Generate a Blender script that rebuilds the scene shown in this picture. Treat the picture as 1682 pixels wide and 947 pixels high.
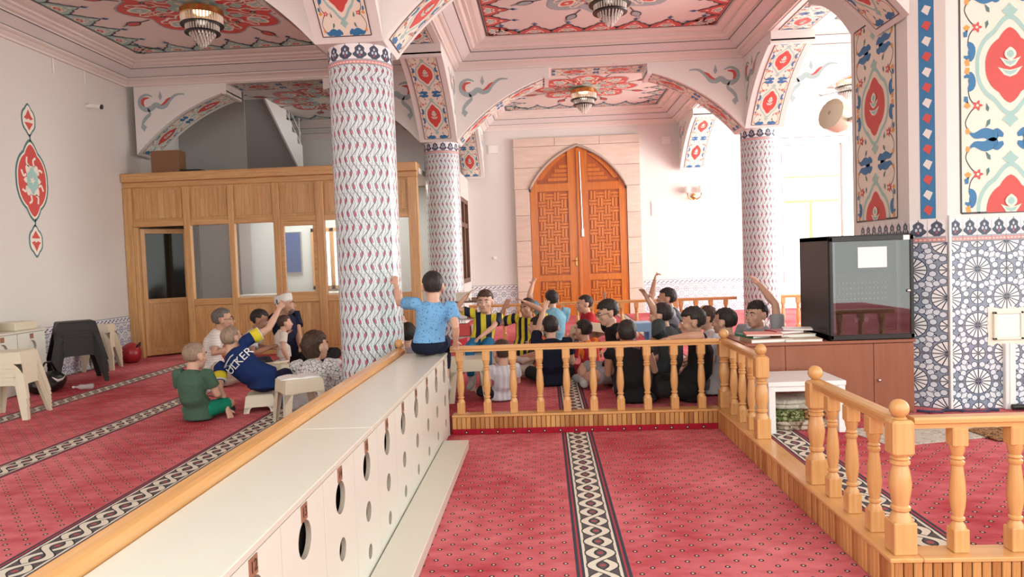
import bpy, bmesh, math, random
from mathutils import Vector, Matrix, noise
random.seed(7)
PI = math.pi
S = bpy.context.scene
COL = S.collection
for o in list(bpy.data.objects): bpy.data.objects.remove(o)

# ------------------------------------------------------------------ camera
F_PX = 1170.0
cam_d = bpy.data.cameras.new('camera'); cam = bpy.data.objects.new('camera', cam_d); COL.objects.link(cam)
cam_d.sensor_width = 36.0; cam_d.lens = F_PX/1682*36.0; cam_d.clip_start = .05; cam_d.clip_end = 200
CAMROT = (Matrix.Rotation(math.radians(2.6), 4, 'Z') @ Matrix.Rotation(PI/2-math.radians(2.4), 4, 'X') @ Matrix.Rotation(math.radians(-2.06), 4, 'Z'))
cam.matrix_world = Matrix.Translation((0, 0, 1.55)) @ CAMROT
S.camera = cam

# ------------------------------------------------------------------ world, daylight, exposure
w = bpy.data.worlds.new('daylight'); S.world = w; w.use_nodes = True
bgn = w.node_tree.nodes['Background']; bgn.inputs[0].default_value = (.95, 1.0, .94, 1); bgn.inputs[1].default_value = 2.3
S.view_settings.view_transform = 'Standard'; S.view_settings.look = 'None'
S.view_settings.exposure = 0.38; S.view_settings.gamma = 1.0; S.view_settings.use_curve_mapping = False
def area(name, loc, rot, sx, sy, power, col=(1, .985, .94)):
    d = bpy.data.lights.new(name, 'AREA'); d.shape = 'RECTANGLE'; d.size = sx; d.size_y = sy; d.energy = power; d.color = col
    o = bpy.data.objects.new(name, d); COL.objects.link(o); o.location = loc; o.rotation_euler = rot
    return o
# daylight entering through the tall window of the right-hand side wall
area('window_daylight', (8.72, 13.4, 2.5), (0, math.radians(90), 0), 3.5, 3.5, 640)
area('window_daylight_near', (8.72, 8.95, 2.5), (0, math.radians(90), 0), 3.5, 3.2, 220)

# ------------------------------------------------------------------ shader helper
class X:
    """a socket or a number inside one node tree, with arithmetic"""
    def __init__(s, t, v): s.t = t; s.v = v
    def m(s, op, *a):
        n = s.t.nodes.new('ShaderNodeMath'); n.operation = op
        for i, q in enumerate((s,)+a):
            q = q.v if isinstance(q, X) else q
            if isinstance(q, (int, float)): n.inputs[i].default_value = q
            else: s.t.links.new(q, n.inputs[i])
        return X(s.t, n.outputs[0])
    def __add__(s, o): return s.m('ADD', o)
    __radd__ = __add__
    def __sub__(s, o): return s.m('SUBTRACT', o)
    def __rsub__(s, o): return (s*-1.0)+o
    def __mul__(s, o): return s.m('MULTIPLY', o)
    __rmul__ = __mul__
    def __truediv__(s, o): return s.m('DIVIDE', o)
    def abs(s): return s.m('ABSOLUTE')
    def fr(s): return s.m('FRACT')
    def fl(s): return s.m('FLOOR')
    def sin(s): return s.m('SINE')
    def cos(s): return s.m('COSINE')
    def sqrt(s): return s.m('SQRT')
    def mx(s, o): return s.m('MAXIMUM', o)
    def mn(s, o): return s.m('MINIMUM', o)
    def lt(s, o): return s.m('LESS_THAN', o)
    def gt(s, o): return s.m('GREATER_THAN', o)
    def atan2(s, o): return s.m('ARCTAN2', o)
    def pw(s, o): return s.m('POWER', o)
    def inv(s): return 1.0 - s
def hyp(a, b): return (a*a+b*b).sqrt()
class Mat:
    def __init__(s, name, col=(.8, .8, .8), rough=.5, metal=0.0, spec=.5):
        s.m = bpy.data.materials.new(name); s.m.use_nodes = True; s.t = s.m.node_tree
        s.b = s.t.nodes['Principled BSDF']
        s.b.inputs['Base Color'].default_value = (*col, 1); s.b.inputs['Roughness'].default_value = rough
        s.b.inputs['Metallic'].default_value = metal; s.b.inputs['Specular IOR Level'].default_value = spec
        s.m.diffuse_color = (*col, 1)
    def coord(s, kind='Object'):
        n = s.t.nodes.new('ShaderNodeTexCoord'); sp = s.t.nodes.new('ShaderNodeSeparateXYZ')
        s.t.links.new(n.outputs[kind], sp.inputs[0]); s.vec = n.outputs[kind]
        return [X(s.t, sp.outputs[i]) for i in range(3)]
    def noise(s, scale, detail=3, stretch=(1, 1, 1), vec=None, kind='Object', rough=.55):
        if vec is None:
            n = s.t.nodes.new('ShaderNodeTexCoord'); vec = n.outputs[kind]
        mp = s.t.nodes.new('ShaderNodeMapping'); mp.inputs['Scale'].default_value = stretch
        s.t.links.new(vec, mp.inputs['Vector'])
        k = s.t.nodes.new('ShaderNodeTexNoise'); k.inputs['Scale'].default_value = scale; k.inputs['Detail'].default_value = detail; k.inputs['Roughness'].default_value = rough
        s.t.links.new(mp.outputs[0], k.inputs['Vector'])
        return X(s.t, k.outputs[0])
    def rnd(s):
        n = s.t.nodes.new('ShaderNodeObjectInfo'); return X(s.t, n.outputs['Random'])
    def mix(s, fac, a, b):
        n = s.t.nodes.new('ShaderNodeMix'); n.data_type = 'RGBA'
        f = fac.v if isinstance(fac, X) else fac
        if isinstance(f, (int, float)): n.inputs[0].default_value = f
        else: s.t.links.new(f, n.inputs[0])
        for i, c in ((6, a), (7, b)):
            if isinstance(c, tuple): n.inputs[i].default_value = (*c[:3], 1)
            else: s.t.links.new(c, n.inputs[i])
        return n.outputs[2]
    def out(s, c): s.t.links.new(c, s.b.inputs['Base Color'])
    def bump(s, h, dist=.01, strength=.5):
        n = s.t.nodes.new('ShaderNodeBump'); n.inputs['Distance'].default_value = dist; n.inputs['Strength'].default_value = strength
        s.t.links.new(h.v, n.inputs['Height']); s.t.links.new(n.outputs[0], s.b.inputs['Normal'])
def dk(c, k): return tuple(min(1, q*k) for q in c)
def paint(name, col, rough=.5, var=.06, scale=6, metal=0.0, bump=0):
    M = Mat(name, col, rough, metal); n = M.noise(scale, 4)
    M.out(M.mix(n, dk(col, 1-var), dk(col, 1+var)))
    if bump: M.bump(M.noise(scale*8, 3), bump, .4)
    return M.m
def wood(name, c0, c1, axis=2, scale=9, rough=.32, rnd=.25):
    M = Mat(name, c1, rough); st = [1, 1, 1]; st[axis] = .06
    n = M.noise(scale*4, 5, tuple(st)); g = M.noise(scale*14, 2, tuple(st))
    f = (n*1.5-.35)+(M.rnd()-.5)*rnd
    f2 = (f+(g-.5)*.6).mx(0.0).mn(1.0)
    M.out(M.mix(f2, c0, c1)); M.bump(g, .002, .25)
    return M.m
def fabric(name, col, var=.12, rough=.85):
    M = Mat(name, col, rough, spec=.2); n = M.noise(9, 4); M.out(M.mix(n, dk(col, 1-var*1.6), dk(col, 1+var)))
    M.bump(M.noise(11, 3), .03, .55); return M.m

# ------------------------------------------------------------------ materials
MT = {}
MT['wall'] = paint('wall_paint', (.70, .675, .64), .6, .015, 1.5)
MT['white'] = paint('white_paint', (.78, .765, .735), .5, .015, 2)
MT['ceil'] = paint('ceiling_paint', (.75, .69, .645), .6, .02, 1.5)
MT['greyband'] = paint('cornice_grey', (.68, .655, .64), .6, .02, 2)
MT['cream'] = paint('panel_cream', (.84, .79, .68), .5, .02, 4)
MT['red'] = paint('ornament_red', (.62, .085, .075), .5, .1, 9)
MT['blue'] = paint('ornament_blue', (.035, .19, .40), .5, .1, 9)
MT['teal'] = paint('ornament_teal', (.36, .60, .56), .5, .08, 9)
MT['greyblue'] = paint('ornament_greyblue', (.34, .43, .45), .5, .1, 9)
MT['orange'] = paint('ornament_orange', (.78, .36, .08), .5, .1, 9)
MT['dark'] = paint('ornament_dark', (.05, .06, .07), .5, .1, 9)
MT['green'] = paint('ornament_green', (.08, .20, .20), .5, .1, 9)
MT['grey'] = paint('stair_shade_grey', (.42, .40, .385), .7, .02, 2)  # shade under the stair flight is put into this grey
MT['pine'] = wood('varnished_pine', (.50, .245, .085), (.76, .47, .21), 2)
MT['pineY'] = wood('varnished_pine_y', (.50, .245, .085), (.76, .47, .21), 1)
MT['pineX'] = wood('varnished_pine_x', (.50, .245, .085), (.76, .47, .21), 0)
MT['bal'] = wood('beech_turned', (.60, .30, .105), (.74, .42, .18), 2, 7, .22, .15)
MT['balX'] = wood('beech_rail_x', (.60, .30, .105), (.74, .42, .18), 0, 7, .22, .1)
MT['balY'] = wood('beech_rail_y', (.60, .30, .105), (.74, .42, .18), 1, 7, .22, .1)
MT['plank'] = wood('pine_plank', (.30, .10, .025), (.66, .35, .125), 2, 8, .35, .9)
MT['doorw'] = wood('door_wood', (.42, .10, .014), (.62, .21, .035), 2, 7, .25, .3)
MT['doord'] = wood('door_wood_dark', (.27, .055, .010), (.40, .10, .018), 2, 7, .3, .3)
MT['cherry'] = wood('cherry_laminate', (.26, .085, .045), (.34, .125, .07), 2, 5, .35, .05)
MT['brownframe'] = wood('brown_frame', (.10, .045, .025), (.17, .08, .045), 2, 7, .4, .1)
MT['black'] = paint('black_metal', (.012, .012, .013), .35, .1)
MT['brass'] = paint('brass', (.62, .36, .12), .25, .08, 6, 1.0)
MT['steel'] = paint('steel', (.6, .6, .6), .3, .05, 6, 1.0)
MT['laminate'] = paint('ivory_laminate', (.70, .68, .59), .28, .02, 3)
MT['ivory'] = paint('ivory_doors', (.745, .76, .675), .35, .02, 3)
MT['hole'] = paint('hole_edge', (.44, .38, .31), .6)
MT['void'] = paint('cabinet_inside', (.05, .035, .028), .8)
MT['plate'] = paint('number_plate', (.32, .15, .09), .4)
MT['creamplastic'] = paint('cream_plastic', (.70, .64, .49), .35, .03, 3)
MT['darkplastic'] = paint('dark_plastic', (.012, .009, .008), .6, .08, 3)
MT['whitepl'] = paint('white_plastic', (.85, .85, .84), .35, .02)
MT['lblue'] = paint('light_blue_plastic', (.28, .48, .74), .35, .04)
MT['paper'] = paint('paper', (.86, .86, .84), .7, .02)
MT['whitetable'] = paint('white_lacquer', (.86, .88, .88), .3, .01)
def glass(name, col=(.9, .95, .95), rough=.02, alpha=.18):
    M = Mat(name, col, rough); n = M.noise(2, 2); M.out(M.mix(n, dk(col, .97), col)); M.b.inputs['Alpha'].default_value = alpha; return M.m
MT['glass'] = glass('window_glass', (.75, .8, .8), .03, .12)
MT['rackglass'] = glass('rack_glass', (.02, .015, .017), .015, .5); MT['rackglass'].node_tree.nodes['Principled BSDF'].inputs['IOR'].default_value = 2.3
MT['darkglass'] = glass('dark_glass', (.012, .012, .012), .08, .7)
MT['crystal'] = Mat('crystal', (.85, .80, .74), .08).m; MT['crystal'].node_tree.nodes['Principled BSDF'].inputs['Alpha'].default_value = .75
def stone():
    M = Mat('travertine', (.62, .50, .42), .55); n = M.noise(3, 5, (1, 1, 6)); g = M.noise(30, 3, (1, 1, 4))
    f = (n*1.4-.2+(g-.5)*.3+(M.rnd()-.5)*.35).mx(0.0).mn(1.0); M.out(M.mix(f, (.56, .42, .34), (.72, .60, .51))); return M.m
MT['stone'] = stone()

def carpet(name, hall):
    M = Mat(name, (.5, .06, .07), .95, spec=.1); x, y, z = M.coord()
    big = M.noise(1.1, 4, (1, .6, 1)); fine = M.noise(160, 2); mid = M.noise(5, 4, (1, 2.2, 1))
    f = (big*2.3-.68+(mid-.5)*1.1).mx(0.0).mn(1.0)
    base = M.mix(f, (.43, .048, .064), (.76, .235, .255))
    base = M.mix((fine-.5).abs()*.5, base, (.30, .02, .03))
    px, py = .122, .134
    def lat(ox, oy):
        a = ((x/px+ox).fr()-.5)*px; b = ((y/py+oy).fr()-.5)*py
        return hyp(a, b)
    d = lat(0, 0).mn(lat(.5, .5))
    base = M.mix(d.lt(.0140), base, (.06, .03, .035)); base = M.mix(d.lt(.0062), base, (.72, .62, .50))
    if hall:
        dm = ((x-.235+.70)/1.4).fr()*1.4-.70
        sel = x.gt(1.0); dd = dm*sel.inv()+(x-1.77)*sel
    else: dd = x-.245
    ad = dd.abs()
    k = 2*PI/.30
    s1 = (y*k).sin()*.055; s2 = (y*k+PI*.5).sin()*.055
    strip = ad.lt(.135)
    c = M.mix(ad.lt(.118), (.06, .065, .085), (.45, .06, .08))
    c = M.mix(ad.lt(.108), c, (.06, .065, .085))
    c = M.mix(ad.lt(.093), c, (.74, .68, .57))
    def strand(sx, c):
        q = (dd-sx).abs(); c = M.mix(q.lt(.032), c, (.06, .055, .06)); return M.mix(q.lt(.021), c, (.74, .68, .57))
    inner = ad.lt(.078)
    c = M.mix(inner, c, (.11, .10, .105))
    b2 = strand(s1*-1.0, c); b2 = strand(s1, b2); 
    zz = ((y/.15).fr()-.5)*.15
    b2 = M.mix(hyp(dd, zz).lt(.016), b2, (.40, .10, .11))
    c = M.mix(ad.lt(.082), c, b2)
    M.out(M.mix(strip, base, c))
    M.bump(fine, .006, .5)
    return M.m
MT['carpet'] = carpet('hall_carpet', True); MT['carpet0'] = carpet('entry_carpet', False)

def tile_vine():
    """one column tile: wavy dark vines with red tulips, UV 0..1 (two vines per tile)"""
    M = Mat('vine_tile', (.8, .84, .85), .22); u, v, _ = M.coord('UV')
    def vine(off, c):
        d = ((u*3.0+off+(v*2*PI).sin()*.48).fr()-.5)/3.0
        return d
    base = M.mix(M.noise(20, 3, kind='UV'), (.62, .72, .75), (.84, .88, .885))
    d = vine(0, None)
    # side leaves: thinner grey waves in counter phase
    e = ((u*6.0+.25-(v*4*PI).sin()*.22).fr()-.5)/6.0
    base = M.mix(e.abs().lt(.013), base, (.20, .27, .30))
    e2 = ((u*12.0+v*8.0+(v*4*PI).sin()*.5).fr()-.5).abs()
    base = M.mix(e2.lt(.11), base, (.36, .46, .50))
    # tulips, two per wave, to the hollow side of the vine
    for ov, ou in ((.25, .36), (.75, .64)):
        a = ((u*3.0+ou).fr()-.5)/3.0; b = (v-ov)
        q = hyp(a*1.0+b*(.35 if ov < .5 else -.35), b*.62)
        base = M.mix(q.lt(.078), base, (.24, .28, .31)); base = M.mix(q.lt(.056), base, (.56, .10, .17))
    base = M.mix(d.abs().lt(.020), base, (.055, .075, .085))
    j = u.mn(1.0-u).mn(v.mn(1.0-v)); base = M.mix(j.lt(.006), base, (.50, .54, .56))
    M.out(base); return M.m
MT['vine'] = tile_vine()
def tile_crown(name, top, bot):
    """palmette frieze tile: dark blue crown shapes on white, red strip below"""
    M = Mat(name, (.8, .8, .8), .25); u, v, _ = M.coord('UV')
    c = M.mix(M.noise(30, 2, kind='UV'), top, dk(top, .94))
    a = (u-.5).abs()
    env = (v-.32); w = (.40-((v-.52)*2.4).abs()*.30+((v*18.0).sin()*.06))
    body = a.lt(w*1.15)*v.gt(.26)*v.lt(.92)
    c = M.mix(body, c, (.055, .075, .12))
    c = M.mix(hyp(a-.12, v-.55).lt(.075), c, (.55, .60, .66)); c = M.mix(hyp(a, v-.72).lt(.07), c, (.55, .60, .66)); c = M.mix(hyp(a, v-.42).lt(.06), c, (.45, .10, .13))
    c = M.mix(a.lt(.03)*v.gt(.9), c, (.055, .075, .12))
    c = M.mix(v.lt(.26), c, (.36, .39, .44)); c = M.mix(v.lt(.18), c, (.66, .26, .25)); c = M.mix((v-.1).abs().lt(.03)*((u*4).fr()-.5).abs().lt(.3), c, (.82, .66, .60)); c = M.mix(v.lt(.03), c, (.30, .33, .38))
    M.out(c); return M.m
MT['crown'] = tile_crown('crown_tile', (.84, .84, .85), 0)
def tile_star():
    """pier tile: rosette wheels in two opposite corners, small wheels in the others, UV 0..1"""
    M = Mat('star_tile', (.7, .74, .78), .2); u, v, _ = M.coord('UV')
    line = (.045, .06, .10); wht = (.90, .91, .92)
    sp = M.noise(34, 2, kind='UV'); c = M.mix(sp.gt(.53), (.30, .36, .46), (.17, .21, .30))
    # elongated hexagon lying on the diagonal
    s = (u+v-1.0)*.7071; t = (u-v)*.7071
    hexa = (s.abs()*1.0).mx(t.abs()*.62+s.abs()*.55)
    c = M.mix(hexa.lt(.17), c, line); c = M.mix(hexa.lt(.138), c, (.78, .81, .87)); c = M.mix(hyp(s, t-.1).lt(.035), c, (.36, .42, .55)); c = M.mix(hyp(s, t+.1).lt(.035), c, (.36, .42, .55))
    # round buds
    for bu, bv in ((.30, .52), (.52, .30), (.70, .48), (.48, .70), (.13, .60), (.60, .13), (.87, .40), (.40, .87)):
        r = hyp(u-bu, v-bv); c = M.mix(r.lt(.118), c, line); c = M.mix(r.lt(.096), c, (.66, .73, .82))
        an = ((v-bv).atan2(u-bu)*6/(2*PI)).fr(); c = M.mix(r.lt(.075)*r.gt(.02)*(an-.5).abs().lt(.28), c, (.80, .84, .90))
    for cu, cv, R, n in ((0, 0, .46, 16), (1, 1, .46, 16), (1, 0, .25, 8), (0, 1, .25, 8)):
        r = hyp(u-cu, v-cv); c = M.mix(r.lt(R), c, line); c = M.mix(r.lt(R-.028), c, wht)
        an = (((v-cv).atan2(u-cu)*n/(2*PI)+.5).fr()-.5).abs()*r*(2*PI/n)
        c = M.mix(an.lt(.017)*r.lt(R), c, line)
        c = M.mix(r.lt(.05), c, (.07, .09, .20))
    j = u.mn(1.0-u).mn(v.mn(1.0-v)); c = M.mix(j.lt(.02), c, (.15, .17, .20))
    M.out(c); return M.m
MT['star'] = tile_star()
def tile_iznik(name, bl, mid, border):
    M = Mat(name, (.7, .72, .76), .25); u, v, _ = M.coord('UV'); a = (u-.5).abs(); b = (v-.5).abs()
    r = hyp(a, b); an = b.atan2(a); c = M.mix(M.noise(40, 2, kind='UV').gt(.56), (.80, .81, .83), mid)
    if border:
        w = ((u*4*PI).sin()*.16); c = M.mix((v-.5-w).abs().lt(.10), c, bl); c = M.mix(hyp((u*2).fr()-.5, (v-.5)*1.4).lt(.17), c, (.82, .82, .84)); c = M.mix(b.gt(.42), c, bl)
    else:
        pet = ((an*8.0).cos()*.05+.24); c = M.mix(r.lt(pet+.04), c, bl); c = M.mix(r.lt(pet), c, mid); c = M.mix(r.lt(.13), c, (.82, .82, .84)); c = M.mix(r.lt(.075), c, bl)
        q = hyp(.5-a, .5-b); c = M.mix(q.lt(.24), c, bl); c = M.mix(q.lt(.19), c, (.80, .80, .83)); c = M.mix(q.lt(.11), c, mid)
        q = hyp(.5-a, b); c = M.mix(q.lt(.10), c, bl); c = M.mix(q.lt(.06), c, (.82, .82, .84))
    j = u.mn(1.0-u).mn(v.mn(1.0-v)); c = M.mix(j.lt(.012), c, (.55, .57, .6))
    M.out(c); return M.m
MT['iz'] = tile_iznik('iznik_tile', (.08, .12, .26), (.42, .48, .62), False)
MT['izb'] = tile_iznik('iznik_border_tile', (.07, .10, .20), (.5, .55, .66), True)
MT['iz2'] = tile_iznik('iznik_tile_far', (.13, .15, .22), (.48, .50, .56), False)
MT['izb2'] = tile_iznik('iznik_border_far', (.14, .14, .20), (.55, .52, .58), True)

# ------------------------------------------------------------------ mesh helpers
ROOTS = {}
class MB:
    def __init__(s): s.v = []; s.f = []; s.mi = []; s.uv = []; s.cur = 0
    def quad(s, pts, uv=None):
        i = len(s.v); s.v += [tuple(p) for p in pts]; s.f.append(tuple(range(i, i+len(pts)))); s.mi.append(s.cur); s.uv.append(uv)
    def box(s, x0, x1, y0, y1, z0, z1, c=0.0):
        if c <= 0:
            i = len(s.v)
            s.v += [(x0, y0, z0), (x1, y0, z0), (x1, y1, z0), (x0, y1, z0), (x0, y0, z1), (x1, y0, z1), (x1, y1, z1), (x0, y1, z1)]
            for q in ((0, 3, 2, 1), (4, 5, 6, 7), (0, 1, 5, 4), (1, 2, 6, 5), (2, 3, 7, 6), (3, 0, 4, 7)):
                s.f.append(tuple(i+k for k in q)); s.mi.append(s.cur); s.uv.append(None)
        else: s.hull([(sx, sy, sz) for sx, sy, sz in cb_pts(x0, x1, y0, y1, z0, z1, c)])
        return s
    def hull(s, pts):
        bm = bmesh.new(); vs = [bm.verts.new(p) for p in pts]
        bmesh.ops.convex_hull(bm, input=vs); bmesh.ops.dissolve_limit(bm, angle_limit=.01, verts=bm.verts, edges=bm.edges)
        s.addbm(bm); bm.free()
    def addbm(s, bm):
        i = len(s.v); bm.verts.index_update(); s.v += [tuple(v.co) for v in bm.verts]
        for f in bm.faces: s.f.append(tuple(i+v.index for v in f.verts)); s.mi.append(s.cur); s.uv.append(None)
    def add(s, o, M=None):
        i = len(s.v); s.v += [tuple(M @ Vector(v)) if M else v for v in o.v]
        for f, m, u in zip(o.f, o.mi, o.uv): s.f.append(tuple(i+k for k in f)); s.mi.append(m); s.uv.append(u)
        return s
    def lathe(s, prof, c=(0, 0, 0), n=16, cap=True):
        i = len(s.v); k = len(prof)
        for r, z in prof:
            for j in range(n):
                a = 2*PI*j/n; s.v.append((c[0]+r*math.cos(a), c[1]+r*math.sin(a), c[2]+z))
        for q in range(k-1):
            for j in range(n):
                j2 = (j+1) % n; s.f.append((i+q*n+j, i+q*n+j2, i+(q+1)*n+j2, i+(q+1)*n+j)); s.mi.append(s.cur); s.uv.append(None)
        if cap:
            s.f.append(tuple(i+j for j in range(n-1, -1, -1))); s.mi.append(s.cur); s.uv.append(None)
            s.f.append(tuple(i+(k-1)*n+j for j in range(n))); s.mi.append(s.cur); s.uv.append(None)
        return s
    def tube(s, pts, rad, n=10, cap=True, flat=1.0, up=None):
        """tube through points with radii; closed ends"""
        pts = [Vector(p) for p in pts]; k = len(pts)
        if not hasattr(rad, '__len__'): rad = [rad]*k
        i = len(s.v); ref = Vector(up) if up else None; pn = None
        for q in range(k):
            t = (pts[min(q+1, k-1)]-pts[max(q-1, 0)]); t = t.normalized() if t.length > 1e-9 else Vector((0, 0, 1))
            if pn is None:
                a = ref if ref else (Vector((0, 0, 1)) if abs(t.z) < .9 else Vector((1, 0, 0)))
                nn = (a-t*a.dot(t)).normalized()
            else: nn = (pn-t*pn.dot(t)).normalized()
            pn = nn; bb = t.cross(nn)
            r = rad[q]; r1, r2 = r if isinstance(r, tuple) else (r, r*flat)
            for j in range(n):
                a = 2*PI*j/n; s.v.append(tuple(pts[q]+nn*(r1*math.cos(a))+bb*(r2*math.sin(a))))
        for q in range(k-1):
            for j in range(n):
                j2 = (j+1) % n; s.f.append((i+q*n+j, i+q*n+j2, i+(q+1)*n+j2, i+(q+1)*n+j)); s.mi.append(s.cur); s.uv.append(None)
        if cap:
            s.f.append(tuple(i+j for j in range(n-1, -1, -1))); s.mi.append(s.cur); s.uv.append(None)
            s.f.append(tuple(i+(k-1)*n+j for j in range(n))); s.mi.append(s.cur); s.uv.append(None)
        return s
    def ell(s, c, r, R=None, nu=14, nv=9):
        i = len(s.v); R = R or Matrix.Identity(3); c = Vector(c)
        s.v.append(tuple(c+R @ Vector((0, 0, -r[2]))))
        for a in range(1, nv):
            th = -PI/2+PI*a/nv
            for b in range(nu):
                p = 2*PI*b/nu; s.v.append(tuple(c+R @ Vector((r[0]*math.cos(th)*math.cos(p), r[1]*math.cos(th)*math.sin(p), r[2]*math.sin(th)))))
        s.v.append(tuple(c+R @ Vector((0, 0, r[2]))))
        def ad(f): s.f.append(f); s.mi.append(s.cur); s.uv.append(None)
        for b in range(nu): ad((i, i+1+(b+1) % nu, i+1+b))
        for a in range(nv-2):
            for b in range(nu):
                b2 = (b+1) % nu; ad((i+1+a*nu+b, i+1+a*nu+b2, i+1+(a+1)*nu+b2, i+1+(a+1)*nu+b))
        t = len(s.v)-1; o = i+1+(nv-2)*nu
        for b in range(nu): ad((o+b, o+(b+1) % nu, t))
        return s
    def prism(s, poly, axis, a0, a1):
        """extrude a 2D polygon along an axis (0,1,2); poly in the two other axes in order"""
        n = len(poly); i = len(s.v)
        def p3(p, a):
            return (a, p[0], p[1]) if axis == 0 else (p[0], a, p[1]) if axis == 1 else (p[0], p[1], a)
        s.v += [p3(p, a0) for p in poly]+[p3(p, a1) for p in poly]
        def ad(f): s.f.append(f); s.mi.append(s.cur); s.uv.append(None)
        ad(tuple(range(i, i+n))); ad(tuple(range(i+2*n-1, i+n-1, -1)))
        for k in range(n): k2 = (k+1) % n; ad((i+k, i+n+k, i+n+k2, i+k2))
        return s
    def mesh(s, name, mats, off=None, smooth=False, fix=True):
        me = bpy.data.meshes.new(name)
        vs = s.v if off is None else [tuple(off @ Vector(v)) for v in s.v]
        me.from_pydata(vs, [], s.f)
        for m in (mats if isinstance(mats, (list, tuple)) else [mats]): me.materials.append(MT[m] if isinstance(m, str) else m)
        me.polygons.foreach_set('material_index', s.mi)
        if any(u is not None for u in s.uv):
            L = me.uv_layers.new(name='UVMap'); k = 0
            for f, u in zip(s.f, s.uv):
                for q in range(len(f)):
                    if u: L.data[k].uv = u[q]
                    k += 1
        if fix:
            bm = bmesh.new(); bm.from_mesh(me); bmesh.ops.recalc_face_normals(bm, faces=bm.faces); bm.to_mesh(me); bm.free()
        if smooth:
            me.polygons.foreach_set('use_smooth', [True]*len(me.polygons))
            if smooth != True: me.set_sharp_from_angle(angle=smooth)
        me.update(); return me
    def build(s, name, mats, parent=None, smooth=False, world=True, fix=True):
        off = rootmat(parent).inverted() if (parent is not None and world) else None
        return obj(name, s.mesh(name, mats, off, smooth, fix), parent)
def rootmat(p):
    while p is not None and p.name not in ROOTS: p = p.parent
    return ROOTS[p.name] if p is not None else Matrix.Identity(4)
def cb_pts(x0, x1, y0, y1, z0, z1, c):
    P = []
    for sx in (0, 1):
        for sy in (0, 1):
            for sz in (0, 1):
                x = (x0, x1)[sx]; y = (y0, y1)[sy]; z = (z0, z1)[sz]; ex, ey, ez = [(1, -1)[q] for q in (sx, sy, sz)]
                P += [(x, y+ey*c, z+ez*c), (x+ex*c, y, z+ez*c), (x+ex*c, y+ey*c, z)]
    return P
def obj(name, me, parent=None):
    o = bpy.data.objects.new(name, me); COL.objects.link(o)
    if parent is not None: o.parent = parent
    return o
def tag(o, label=None, cat=None, group=None, kind=None):
    if label: o['label'] = label
    if cat: o['category'] = cat
    if group: o['group'] = group
    if kind: o['kind'] = kind
    return o
def thing(name, label, cat, loc=(0, 0, 0), rz=0.0, group=None):
    o = bpy.data.objects.new(name, None); COL.objects.link(o); o.empty_display_size = .1
    o.location = loc; o.rotation_euler = (0, 0, rz); tag(o, label, cat, group)
    ROOTS[o.name] = Matrix.Translation(loc) @ Matrix.Rotation(rz, 4, 'Z')
    return o
def dup(root, loc, rz=0.0, label=None, group=None):
    r = root.copy(); COL.objects.link(r); r.location = loc; r.rotation_euler = (0, 0, rz)
    if label: r['label'] = label
    if group: r['group'] = group
    for ch in list(root.children):
        c = ch.copy(); COL.objects.link(c); c.parent = r
        for g in list(ch.children):
            d = g.copy(); COL.objects.link(d); d.parent = c
    return r
def struct(o): o['kind'] = 'structure'; return o
def piece(name, me, parent, loc, rot=(0, 0, 0), scale=None):
    """a repeated piece sharing mesh data; loc in world coordinates of an axis-aligned parent"""
    o = obj(name, me, parent)
    if parent is not None and parent.name in ROOTS: loc = ROOTS[parent.name].inverted() @ Vector(loc)
    o.location = loc; o.rotation_euler = rot
    if scale: o.scale = scale
    return o

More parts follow.
